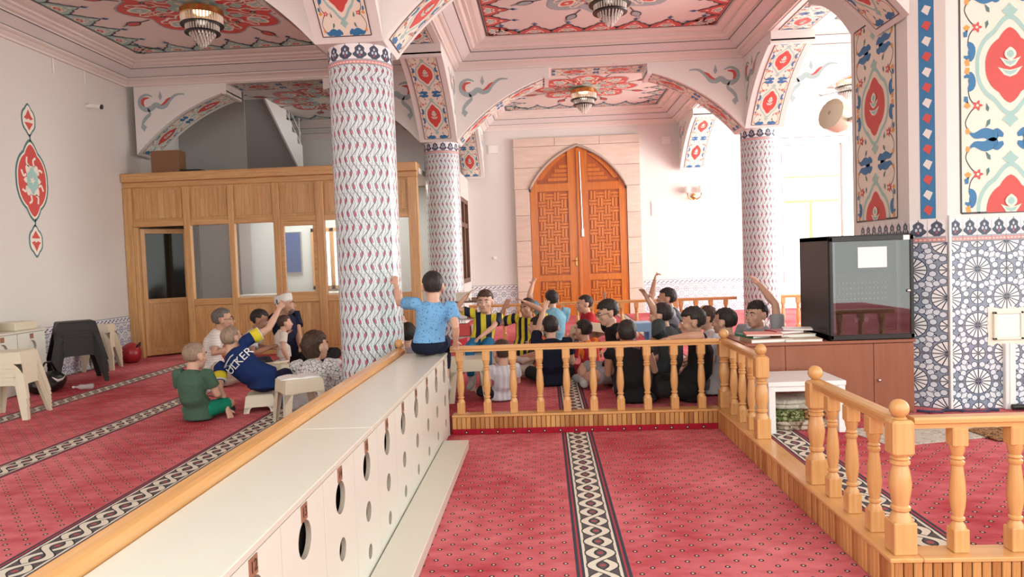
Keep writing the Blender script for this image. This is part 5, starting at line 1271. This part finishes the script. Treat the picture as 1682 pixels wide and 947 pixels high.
def person(label, Y, head, seatpx=None, seat_z=HZ, face=0, legs='cross', lean=0.0, bow=0.12, hyaw=0, hpitch=0, htilt=0, R=None, L=None, Rh=None, Lh=None, hs=1.15, shirt=(.2, .2, .2), pants=(.05, .05, .06),
           sk='a', hair='k', style='short', sleeve=.62, shorts=.95, socks=(.6, .6, .6), group='people sitting on the carpet', smat=None, s=None, point=(0, 0), extra=None, floor=HZ, glasses=False, cap=False, shade=None, wide=1.08, hem=-.085, kw=1.0):
    H = at(*head, Y); sp = at(*seatpx, Y) if seatpx else H.copy()
    base = Vector((sp.x, Y, seat_z)); rz = math.radians(face)
    root = thing('person', label, 'person', base, rz, group); Mi = ROOTS[root.name].inverted(); loc = lambda p: Mi @ Vector(p)
    Hl = loc(H); ph = .20 if legs == 'kneel' else .10
    up_h = Hl.z-(ph-.10)
    if s is None: s = up_h/.585/max(.6, math.cos(lean))
    ph = .10*s if legs != 'kneel' else .20*s
    if legs == 'stand': ph = .36*s
    pel = Vector((0, 0, ph)); tl = Vector((Hl.x, Hl.y, Hl.z))-pel
    hd = Vector((Hl.x, Hl.y+math.sin(lean)*.45*s, Hl.z))
    # spine from pelvis to the neck, bowed
    nk = hd+Vector((0, -.03*hs, -.115*hs)); ax = (nk-pel); fw = Vector((0, 1, 0))
    spn = lambda t: pel+ax*t-fw*(bow*s*math.sin(PI*t)*.45)
    wst, chs, sho = spn(.34), spn(.71), spn(.985)
    side = Vector((1, 0, 0)); upv = (sho-chs).normalized(); side = (side-upv*side.dot(upv)).normalized(); fwd = upv.cross(side)
    sw = .150*s*wide
    SR, SL = sho+side*sw-upv*.02*s, sho-side*sw-upv*.02*s
    l1, l2 = .215*s, .20*s
    # legs
    J = {}
    fz = floor-seat_z
    for sd, k in ((1, 'R'), (-1, 'L')):
        hip = pel+Vector((sd*.078*s, 0, -.005*s))
        if legs == 'cross': kn, an, to = Vector((sd*.27*s*kw, (.20+.10*(1-kw))*s, .115*s)), Vector((-sd*.05*s, .27*s, .055*s)), Vector((-sd*.16*s, .29*s, .045*s))
        elif legs == 'kneel': kn, an, to = Vector((sd*.11*s, .30*s, .07*s)), Vector((sd*.08*s, -.10*s, .055*s)), Vector((sd*.06*s, -.21*s, .04*s))
        elif legs == 'sit': kn, an, to = Vector((sd*.10*s, .34*s, .09*s)), Vector((sd*.10*s, .33*s, max(fz+.06*s, -.33*s))), Vector((sd*.11*s, .45*s, max(fz+.035*s, -.36*s)))
        elif legs == 'crouch': kn, an, to = Vector((sd*.15*s, .26*s, .14*s)), Vector((sd*.12*s, .02*s, fz+.06*s)), Vector((sd*.13*s, .13*s, fz+.035*s))
        elif legs == 'up': kn, an, to = Vector((sd*.14*s, .22*s, .34*s)), Vector((sd*.12*s, .34*s, .06*s)), Vector((sd*.13*s, .46*s, .035*s))
        elif legs == 'stand': hip = pel+Vector((sd*.055*s, 0, -.02*s)); kn, an, to = Vector((sd*.06*s, .01*s, .20*s)), Vector((sd*.065*s, 0, .05*s)), Vector((sd*.07*s, .09*s, .03*s))
        J[k] = (hip, kn, an, to)
    # arms
    A = {}
    for k, S_, sd, tg, hint in (('R', SR, 1, R, Rh), ('L', SL, -1, L, Lh)):
        T = loc(tg) if tg is not None else (J[k][1]*.55+pel*.25+Vector((0, .07*s, .10*s)) if legs != 'stand' else S_+Vector((sd*.03*s, .03*s, -.38*s)))
        hv = Vector(hint) if hint else Vector((sd*.6, -.5, -.6))
        Wd = (T-S_).normalized(); W_ = T-Wd*.07*s if tg is not None else T
        E_, W2 = ik(S_, W_, l1, l2, hv); A[k] = (S_, E_, W2)
    # ---- body
    b = MB(); Rh3 = (Matrix.Rotation(math.radians(hyaw), 3, 'Z') @ Matrix.Rotation(math.radians(hpitch), 3, 'X') @ Matrix.Rotation(math.radians(htilt), 3, 'Y'))
    def hp(x, y, z): return hd+Rh3 @ (Vector((x, y, z))*hs)
    def he(c, r): b.ell(hp(*c), tuple(q*hs for q in r), Rh3, 16, 11)
    he((0, -.012, .025), (.075, .092, .083)); he((0, .022, -.028), (.062, .070, .084)); he((0, .045, -.078), (.042, .042, .032)); he((0, .068, .014), (.050, .022, .013)); he((0, .083, -.060), (.024, .014, .012)); he((.036, .055, -.028), (.026, .028, .024)); he((-.036, .055, -.028), (.026, .028, .024))
    b.tube([hp(0, .085, .008), hp(0, .100, -.014), hp(0, .108, -.030), hp(0, .090, -.040)], [.008*hs, .010*hs, .014*hs, .010*hs], 8)
    for sd in (-1, 1): he((sd*.077, -.008, -.014), (.011, .021, .031))
    b.tube([sho-upv*.02*s, nk, hp(0, -.018, -.06)], [.055*s*.9, .046*hs, .046*hs], 12)
    b.tube([pel-Vector((0, 0, .03*s)), pel, wst, chs, sho-upv*.03*s, sho+upv*.01*s], [(.06*s, .05*s), (.115*s, .08*s), (.105*s*wide, .072*s), (.12*s*wide, .076*s), (.11*s*wide, .06*s), (.06*s, .045*s)], 14, True, 1, (1, 0, 0))
    for k in 'RL':
        S_, E_, W_ = A[k]; sd = 1 if k == 'R' else -1
        b.tube([S_-side*sd*.03*s, S_, S_.lerp(E_, .5), E_, E_.lerp(W_, .35), W_, W_+(W_-E_).normalized()*.02*s], [.03*s, .044*s, .039*s, .031*s, .033*s, .021*s, .02*s], 10)
        ups = None; hand(b, W_, E_, .80*s if s < 1.3 else .74*s, sd, None, .3 if point[0 if k == 'R' else 1] == 0 else .3, 1.2, point[0 if k == 'R' else 1] == 1)
        h_, kn, an, to = J[k]
        b.tube([h_, h_.lerp(kn, .5), kn, kn.lerp(an, .3), an], [.068*s, .06*s, .045*s, .046*s, .028*s], 10)
        b.tube([an, an.lerp(to, .5)-Vector((0, 0, .004*s)), to], [.03*s, .032*s, .024*s], 10)
    remesh(b, .0078, 'body', SKIN[sk], root, 3)
    # ---- shirt
    sm = smat or fabric('shirt', shirt); c = MB(); k_ = 1.13
    c.tube([pel+Vector((0, 0, hem*s)), pel+Vector((0, 0, .05*s)), wst, chs, sho-upv*.035*s, sho+upv*.012*s], [(.138*s*wide, .108*s), (.130*s*wide, .100*s), (.122*s*wide, .092*s), (.134*s*wide, .094*s), (.126*s*wide, .074*s), (.062*s, .052*s)], 18, True, 1, (1, 0, 0))
    for k in 'RL':
        S_, E_, W_ = A[k]; sd = 1 if k == 'R' else -1
        pts = [S_-side*sd*.05*s, S_]; rr = [.05*s, .057*s]
        if sleeve <= 1: pts += [S_.lerp(E_, sleeve*.5), S_.lerp(E_, sleeve)]; rr += [.055*s, .057*s]
        else: pts += [S_.lerp(E_, .5), E_, E_.lerp(W_, .5), E_.lerp(W_, sleeve-1)]; rr += [.052*s, .046*s, .042*s, .036*s]
        c.tube(pts, rr, 12)
    for v_ in range(len(c.v)):
        p = Vector(c.v[v_]); nn = noise.noise(p*11/s+Vector((s*31+face, 0, 0))); c.v[v_] = tuple(p*1.0+(p-spn(.5)).normalized()*nn*.006*s)
    remesh(c, .0105, 'shirt', sm, root, 4)
    # ---- trousers
    c = MB(); c.ell(pel+Vector((0, 0, -.0*s)), (.128*s, .10*s, max(.05, .094*s)))
    for k in 'RL':
        h_, kn, an, to = J[k]; pts, rr = [h_, h_.lerp(kn, .5)], [.082*s, .073*s]
        if shorts >= 1: pts += [kn, kn.lerp(an, .4), kn.lerp(an, min(1, shorts-1))]; rr += [.060*s, .055*s, .044*s]
        else: pts += [h_.lerp(kn, shorts)]; rr += [.068*s]
        c.tube(pts, rr, 12)
    remesh(c, .0115, 'trousers', fabric('trousers', pants), root, 4)
    if socks:
        c = MB()
        for k in 'RL':
            h_, kn, an, to = J[k]; c = MB(); c.tube([kn.lerp(an, .78), an, an.lerp(to, .5), to, to+(to-an).normalized()*.012*s], [.034*s, .035*s, .038*s, .031*s, .018*s], 12); remesh(c, .009, 'sock', fabric('sock', socks), root, 3)
    # ---- hair
    bm = bmesh.new(); bmesh.ops.create_icosphere(bm, subdivisions=5, radius=1); sd_ = s*17+face
    th = {'buzz': .035, 'short': .105, 'full': .17, 'long': .22, 'bald': .02}[style]
    def sst(a, b_, x): t = min(1, max(0, (x-a)/(b_-a))); return t*t*(3-2*t)
    for v in bm.verts:
        d = v.co.normalized(); hl = .46 if style in ('short', 'buzz') else .34 if style != 'bald' else .8
        face_r = sst(.08, .40, d.y)*sst(hl+.10, hl-.06, d.z+.16*noise.noise(d*6+Vector((sd_, 0, 0)))+.05*noise.noise(d*19))
        low = sst(-.42, -.58, d.z+(.0 if d.y > -.2 else .12)) if style != 'long' else sst(-1.2, -1.4, d.z)
        earr = sst(.72, .86, abs(d.x))*sst(.08, -.06, d.z)*sst(-.5, -.2, d.y)
        hm = (1-face_r)*(1-low)*(1-earr*.9)
        tuft = 1+(.45*noise.noise(d*7+Vector((sd_, 0, 0)))+.25*noise.noise(d*17+Vector((0, sd_, 0))))*(style != 'buzz')
        k = .93+hm*(.07+th*tuft*(.55+.45*max(0, d.z+.25)))
        z_ = d.z
        v.co = Vector((d.x*.075*k, d.y*.092*k-.012, z_*.083*k*(1.0 if z_ > 0 else 1.12)+.025))
        if style == 'long' and z_ < 0: v.co.z *= 1.35; v.co.x *= 1.08; v.co.y -= .015
    q = MB(); q.addbm(bm); bm.free(); q.v = [tuple(hd+Rh3 @ (Vector(p)*hs)) for p in q.v]
    obj('hair', q.mesh('hair', HAIR[hair], None, True), root)
    if cap:
        q = MB(); n = 20; rows = [(.081, .098, .030), (.083, .100, .050), (.080, .097, .095), (.070, .085, .112), (.03, .04, .118)]; i = 0
        for a, c_, z in rows:
            for j in range(n): t = 2*PI*j/n; q.v.append(tuple(hp(a*math.cos(t), c_*math.sin(t)-.012, z+.012*math.sin(t))))
        for r_ in range(len(rows)-1):
            for j in range(n): j2 = (j+1) % n; q.f.append((r_*n+j, r_*n+j2, (r_+1)*n+j2, (r_+1)*n+j)); q.mi.append(0); q.uv.append(None)
        q.f.append(tuple((len(rows)-1)*n+j for j in range(n))); q.mi.append(0); q.uv.append(None); q.f.append(tuple(range(n-1, -1, -1))); q.mi.append(0); q.uv.append(None)
        obj('skullcap', q.mesh('skullcap', fabric('cap_white', (.72, .70, .66)), None, True), root)
    # ---- face details
    for sd in (-1, 1):
        q = MB(); q.ell(hp(sd*.030, .0795, .000), (.0135*hs, .009*hs, .0078*hs), Rh3, 10, 7); e = obj('eye', q.mesh('eye', eyew, None, True), root)
        q = MB(); q.ell(hp(sd*.030, .0865, .000), (.0062*hs, .0035*hs, .0066*hs), Rh3, 8, 6); obj('iris', q.mesh('iris', eyek, None, True), e)
        q = MB(); q.tube([hp(sd*.013, .090, .019), hp(sd*.032, .088, .025), hp(sd*.050, .074, .019)], [.0035*hs, .0045*hs, .002*hs], 6); obj('eyebrow', q.mesh('eyebrow', HAIR['k' if hair != 'l' else 'b'], None, True), root)
    q = MB(); q.tube([hp(-.020, .090, -.061), hp(0, .0975, -.060), hp(.020, .090, -.061)], [.002*hs, .0055*hs, .002*hs], 6); obj('lips', q.mesh('lips', lipm, None, True), root)
    if glasses:
        gl = MB()
        for sd in (-1, 1): gl.tube([hp(sd*.032+.022*math.cos(t), .100, .0+.016*math.sin(t)) for t in [2*PI*j/14 for j in range(15)]], .0022*hs, 6); gl.tube([hp(sd*.054, .098, .003), hp(sd*.080, .0, .003)], .002*hs, 6)
        gl.tube([hp(-.010, .101, .002), hp(.010, .101, .002)], .002*hs, 6); obj('glasses', gl.mesh('glasses', MT['black']), root)
    if shade:   # beard
        q = MB(); q.ell(hp(0, .046, -.068), (.050*hs, .050*hs, .040*hs), Rh3, 14, 9); obj('beard', q.mesh('beard', hairmat('beard', shade), None, True), root)
    root['sc'] = s; del root['sc']
    if extra: extra(dict(root=root, s=s, sho=sho, chs=chs, wst=wst, pel=pel, spn=spn, side=side, upv=upv, fwd=fwd, A=A, J=J, hd=hd))
    return root
def stripes(name, c0, c1, p, ph=0.0, axis=0, duty=.5):
    M = Mat(name, c0, .7, spec=.25); q = M.coord()[axis]; f = ((q/p+ph).fr()).lt(duty); n = M.noise(12, 3); M.out(M.mix(f, M.mix(n, dk(c0, .8), dk(c0, 1.1)), M.mix(n, dk(c1, .8), dk(c1, 1.1)))); M.bump(M.noise(13, 3), .02, .5); return M.m
def speck(name, c0, c1, sc_, thr):
    M = Mat(name, c0, .8, spec=.2); n = M.noise(sc_, 1); M.out(M.mix(n.gt(thr), c0, c1)); M.bump(M.noise(12, 3), .02, .5); return M.m
def crackle(name, c0, c1, sc_):
    M = Mat(name, c0, .8, spec=.2); v = M.t.nodes.new('ShaderNodeTexVoronoi'); v.feature = 'DISTANCE_TO_EDGE'; v.inputs['Scale'].default_value = sc_; tc = M.t.nodes.new('ShaderNodeTexCoord'); M.t.links.new(tc.outputs['Object'], v.inputs['Vector'])
    M.out(M.mix(X(M.t, v.outputs['Distance']).lt(.045), c0, c1)); return M.m
NAVY = (.012, .016, .045); YEL = (.72, .60, .04); BLK = (.013, .013, .015)
GL, GR_ = 'group round the teacher on the left', 'boys seated behind the balustrade'

# ---- left group
person('small boy in a dark green T-shirt sitting on the carpet, seen from behind', 6.45, (320, 584), (326, 690), face=-12, style='buzz', hair='l', shirt=(.065, .125, .085), pants=(.01, .23, .14), shorts=.9, socks=(.05, .06, .06), hyaw=-6, hpitch=-4, group=GL, hs=1.17, wide=1.02, kw=.62)
def ulker(d):
    s, root = d['s'], d['root']
    t = text_mesh('ÜLKER', .100*s, .0015); t.materials.append(fabric('print_white', (.80, .80, .80)))
    # lettering wrapped on the back of the shirt
    vs = d['spn']; up = (d['sho']-d['wst']).normalized(); sd = d['side']; bk = -up.cross(sd) if (up.cross(sd)).y > 0 else up.cross(sd)
    o = d['chs']-up*.015*s
    for v in t.vertices:
        x, y = v.co.x, v.co.y; cur = -(x/(.155*s))**2*.045*s
        v.co = o+sd*(x+.03*s)+up*y*1.0+bk*(.106*s+cur+v.co.z)
    obj('shirt_lettering', t, root)
    ym = fabric('yellow_sleeve', YEL); wm = fabric('white_piping', (.78, .78, .78))
    for k in 'RL':
        S_, E_, W_ = d['A'][k]; c = MB(); c.tube([S_.lerp(E_, .28), S_.lerp(E_, .40), S_.lerp(E_, .55), S_.lerp(E_, .60)], [.0605*s, .0625*s, .0625*s, .0615*s], 16, True); obj('sleeve_band', c.mesh('sleeve_band', ym, None, True), root)
        c = MB(); c.tube([S_.lerp(E_, .605), S_.lerp(E_, .635)], [.0625*s, .0625*s], 16); obj('cuff', c.mesh('cuff', wm, None, True), root)
    for h in (.035, .085):
        c = MB(); pts = []
        for j in range(11):
            x = (-1+2*j/10)*.125*s; cur = -(x/(.135*s))**2*.055*s; pts.append(d['sho']-up*h*s+sd*x+bk*((.070+h*.35)*s+cur*.8)-up*abs(x)*.18)
        c.tube(pts, .0055*s, 6); obj('shirt_piping', c.mesh('shirt_piping', wm, None, True), root)
rr_ = thing('plastic_stool', 'low cream plastic stool under the boy in the blue and yellow shirt', 'stool', (-2.83, 6.86, HZ), .3); stool_parts(rr_, 'creamplastic', wd=.30, h=.17, top=.25)
person('boy in a navy and yellow football shirt with white lettering, pointing up', 6.82, (381, 556), (434, 648), seat_z=HZ+.172, face=-2, legs='crouch', style='buzz', hair='l', smat=fabric('navy_shirt', (.012, .03, .12)), pants=(.02, .02, .06), shorts=.8, socks=(.16, .24, .42), R=at(467, 500, 7.05), L=at(377, 690, 6.5), Rh=(.5, 0, -.5), Lh=(-.8, -.5, .2), hyaw=-18, htilt=-8, bow=.05, point=(1, 0), group=GL, hs=1.13, extra=ulker, sleeve=.64, wide=1.12, hem=-.05, s=1.10)
person('man with glasses in a white striped shirt, seated sideways', 8.3, (366, 524), (352, 618), face=-72, legs='kneel', lean=0.0, style='short', hair='g', smat=stripes('white_stripe_shirt', (.74, .70, .66), (.66, .60, .56), .03, 0, 2), pants=(.45, .35, .29), shorts=1.9, sleeve=.7, glasses=True, shade=(.20, .15, .12), R=at(395, 575, 8.1), L=at(390, 580, 8.5), hyaw=6, group=GL, hs=1.18, sk='b', wide=.95)
person('dark-haired man in a pale blue shirt bending forward', 9.1, (427, 525), (400, 606), face=-75, legs='cross', lean=0.0, style='short', hair='k', shirt=(.62, .64, .70), pants=(.08, .08, .1), shorts=1.9, sleeve=.7, shade=(.03, .02, .02), hpitch=-18, R=at(455, 575, 8.9), L=at(450, 580, 9.3), group=GL, hs=1.22, sk='c', kw=.65)
person('man with white skullcap and navy shirt holding a phone to his ear', 9.55, (468, 500), (497, 606), face=-110, legs='cross', style='bald', hair='g', cap=True, shirt=(.012, .016, .04), pants=(.01, .01, .012), shorts=1.9, R=at(452, 508, 9.35), L=at(497, 588, 9.25), Rh=(.5, .3, -.8), hyaw=30, hpitch=4, shade=(.12, .09, .08), group=GL, hs=1.26, sk='b', wide=1.05, kw=.75)
ph_ = at(455, 499, 9.30); pt2 = thing('phone', 'dark phone held to the ear of the man in the white cap', 'phone', ph_, .4); MB().hull(cb_pts(-.006, .006, -.04, .04, -.075, .075, .004)) if False else None
q = MB(); q.hull(cb_pts(-.008, .008, -.04, .04, -.06, .06, .004)); q.build('case', 'black', pt2, False, False); q = MB(); q.box(.008, .009, -.036, .036, -.054, .054); q.build('screen', 'rackglass', pt2, False, False)
person('toddler in a white outfit standing in front of the man in the cap', 9.05, (468, 530), (468, 612), face=-60, legs='stand', s=.86, style='short', hair='b', shirt=(.74, .66, .58), pants=(.72, .66, .62), shorts=.9, socks=None, L=at(474, 548, 8.9), hyaw=10, group=GL, hs=.92, sk='a')
person('person with long brown hair and white patterned top beside the nearest column', 6.98, (519, 568), (528, 668), face=-25, legs='cross', style='long', hair='b', smat=crackle('crackle_top', (.72, .70, .69), (.10, .09, .10), 26), pants=(.03, .03, .035), shorts=1.9, sleeve=1.5, hyaw=-10, group=GL, hs=1.28, s=1.22, wide=1.25, kw=.65)
person('dark-haired child behind the nearest column, farther one', 9.0, (654, 527), None, face=-60, style='short', group=GL, hs=1.12, shirt=(.30, .30, .32))
person('dark-haired child behind the cabinet end post', 7.35, (668, 551), None, face=20, style='full', group=GL, hs=1.14, shirt=(.28, .26, .28), htilt=8, hpitch=-15)
# ---- boy on the shoe cabinet
person('boy in a light blue patterned shirt sitting on the shoe cabinet, hand on the column', 6.02, (711, 470), (706, 575), seat_z=.742, face=4, legs='sit', style='short', hair='k', smat=speck('blue_print_shirt', (.17, .40, .68), (.06, .16, .36), 75, .64), pants=(.010, .014, .035), shorts=1.6, L=at(645, 462, 6.30), R=at(750, 574, 6.02), Lh=(-.3, -.2, -.9), Rh=(.15, -.9, 0), sleeve=.62, hyaw=4, bow=.0, group='boy on the cabinet', hs=1.14, floor=HZ, wide=1.02, hem=.02)

# ---- boys behind the balustrade
fb_ = stripes('yellow_navy_shirt', YEL, NAVY, .115, .0, 0, .5)
rr_ = thing('plastic_stool', 'cream plastic stool under the boy in yellow and navy facing the camera', 'stool', (-.66, 7.75, HZ), .1); stool_parts(rr_, 'creamplastic', wd=.38, h=.40, top=.30)
person('boy in a yellow and navy striped shirt facing the camera, arm raised', 7.75, (797, 495), (792, 576), seat_z=HZ+.402, face=178, legs='sit', style='full', hair='b', smat=fb_, pants=(.02, .17, .36), shorts=1.8, R=at(765, 476, 7.7), L=at(783, 560, 7.45), Rh=(.9, .2, -.9), Lh=(-.9, .2, -.2), group=GR_, hs=1.10, hyaw=-4)
person('small boy in a white shirt behind the balustrade, back to the camera', 6.98, (824, 578), (826, 655), face=28, style='short', hair='b', smat=stripes('white_grey_shirt', (.70, .71, .76), (.58, .60, .66), .05, 0, 0), pants=(.02, .02, .03), shorts=.95, socks=(.4, .45, .45), group=GR_, hs=1.12, kw=.85)
person('boy in a navy and yellow striped shirt with a raised arm, left of the others', 9.6, (866, 505), (862, 590), face=165, style='short', hair='k', smat=stripes('navy_yellow_shirt', NAVY, YEL, .09, .2, 0), R=at(822, 500, 9.5), L=at(858, 490, 9.3), Rh=(.6, 0, -1), Lh=(-1, 0, -.3), group=GR_, hs=1.15, sk='b', hyaw=-20)
person('boy in a red and black shirt with pale trousers, turned left', 8.2, (882, 536), (890, 620), face=62, style='short', hair='k', smat=stripes('red_black_shirt', (.62, .10, .03), (.02, .015, .02), .10, .3, 0), pants=(.55, .50, .45), shorts=1.8, socks=None, group=GR_, hs=1.05, L=at(868, 575, 8.0), kw=.75)
person('boy in a navy T-shirt seen from behind, spread hand raised', 7.75, (904, 537), (907, 630), face=6, style='short', hair='k', shirt=(.010, .012, .028), pants=(.02, .02, .025), L=at(898, 494, 8.05), Lh=(-.3, .5, -.6), group=GR_, hs=1.14, kw=.8)
person('boy in light blue far back, long arm stretched up to the left', 9.9, (906, 492), (908, 580), face=15, legs='kneel', style='full', hair='k', shirt=(.20, .42, .55), L=at(873, 458, 10.1), Lh=(-.3, .2, .4), group=GR_, hs=1.15, sleeve=.6)
person('boy in a red shirt sitting far back in front of the door', 10.3, (960, 499), (962, 585), face=95, style='short', hair='k', shirt=(.42, .02, .03), group=GR_, hs=1.15, hyaw=8)
person('boy in an orange and red shirt with red shorts, seen from behind', 8.2, (958, 542), (968, 616), face=40, style='short', hair='k', smat=stripes('orange_red_shirt', (.78, .20, .02), (.42, .02, .04), .13, .1, 0), pants=(.42, .03, .05), shorts=.95, group=GR_, hs=1.12)
person('boy with glasses in a black T-shirt, looking down to the left', 7.7, (998, 513), (1010, 626), face=100, legs='cross', style='full', hair='k', shirt=BLK, pants=(.30, .29, .30), shorts=.9, socks=(.5, .5, .5), glasses=True, R=at(992, 484, 8.1), Rh=(.9, -.2, .4), L=at(1000, 590, 7.4), hpitch=-14, group=GR_, hs=1.20, kw=.8)
person('boy in a black sleeveless shirt close behind the balustrade, back to the camera', 6.75, (1030, 548), (1040, 664), face=-4, legs='up', style='short', hair='k', shirt=BLK, pants=(.03, .03, .035), shorts=.9, sleeve=.12, socks=(.45, .45, .47), group=GR_, hs=1.19, sk='b', wide=1.05)
person('boy in grey-blue far right of the door, fist raised high', 8.8, (1095, 490), (1102, 600), face=78, legs='kneel', style='short', hair='k', smat=stripes('black_grey_shirt', BLK, (.24, .28, .34), .22, .2, 0), L=at(1070, 452, 8.75), Lh=(-.3, .2, -.8), group=GR_, hs=1.17, sk='b', point=(0, 1))
person('boy in a dark grey T-shirt with a bent arm raised before him', 7.4, (1086, 518), (1094, 630), face=58, style='short', hair='k', shirt=(.05, .06, .065), pants=(.02, .02, .022), shorts=.9, L=at(1060, 476, 7.35), Lh=(.3, -.3, -1), group=GR_, hs=1.16, kw=.7)
person('boy in black leaning on the handrail, cheek on his raised hand', 6.78, (1137, 528), (1136, 652), face=82, style='full', hair='k', shirt=BLK, pants=(.018, .018, .02), shorts=1.8, socks=(.02, .02, .02), L=at(1090, 554, 6.36), R=at(1140, 512, 6.72), Lh=(-.2, -.6, .1), Rh=(.3, .3, -1), sleeve=.5, group=GR_, hs=1.18, sk='b', hpitch=-6, kw=.7)
person('boy with brown hair half hidden behind the boy leaning on the handrail', 7.7, (1160, 522), None, face=80, style='full', hair='b', shirt=(.7, .7, .72), group=GR_, hs=1.10)
person('dark-haired boy in grey trousers by the corner post, turned away left', 7.05, (1190, 528), (1178, 655), face=48, style='short', hair='k', shirt=(.68, .70, .74), pants=(.24, .21, .21), shorts=1.9, socks=(.02, .02, .02), group=GR_, hs=1.20, sleeve=.6, kw=.55)
person('boy with fringe in a grey shirt raising his arm, behind the books', 7.25, (1243, 516), None, face=128, style='full', hair='k', shirt=(.34, .37, .40), R=None, L=at(1243, 455, 7.35), Lh=(-1, -.2, 0), group=GR_, hs=1.18, hyaw=-8)
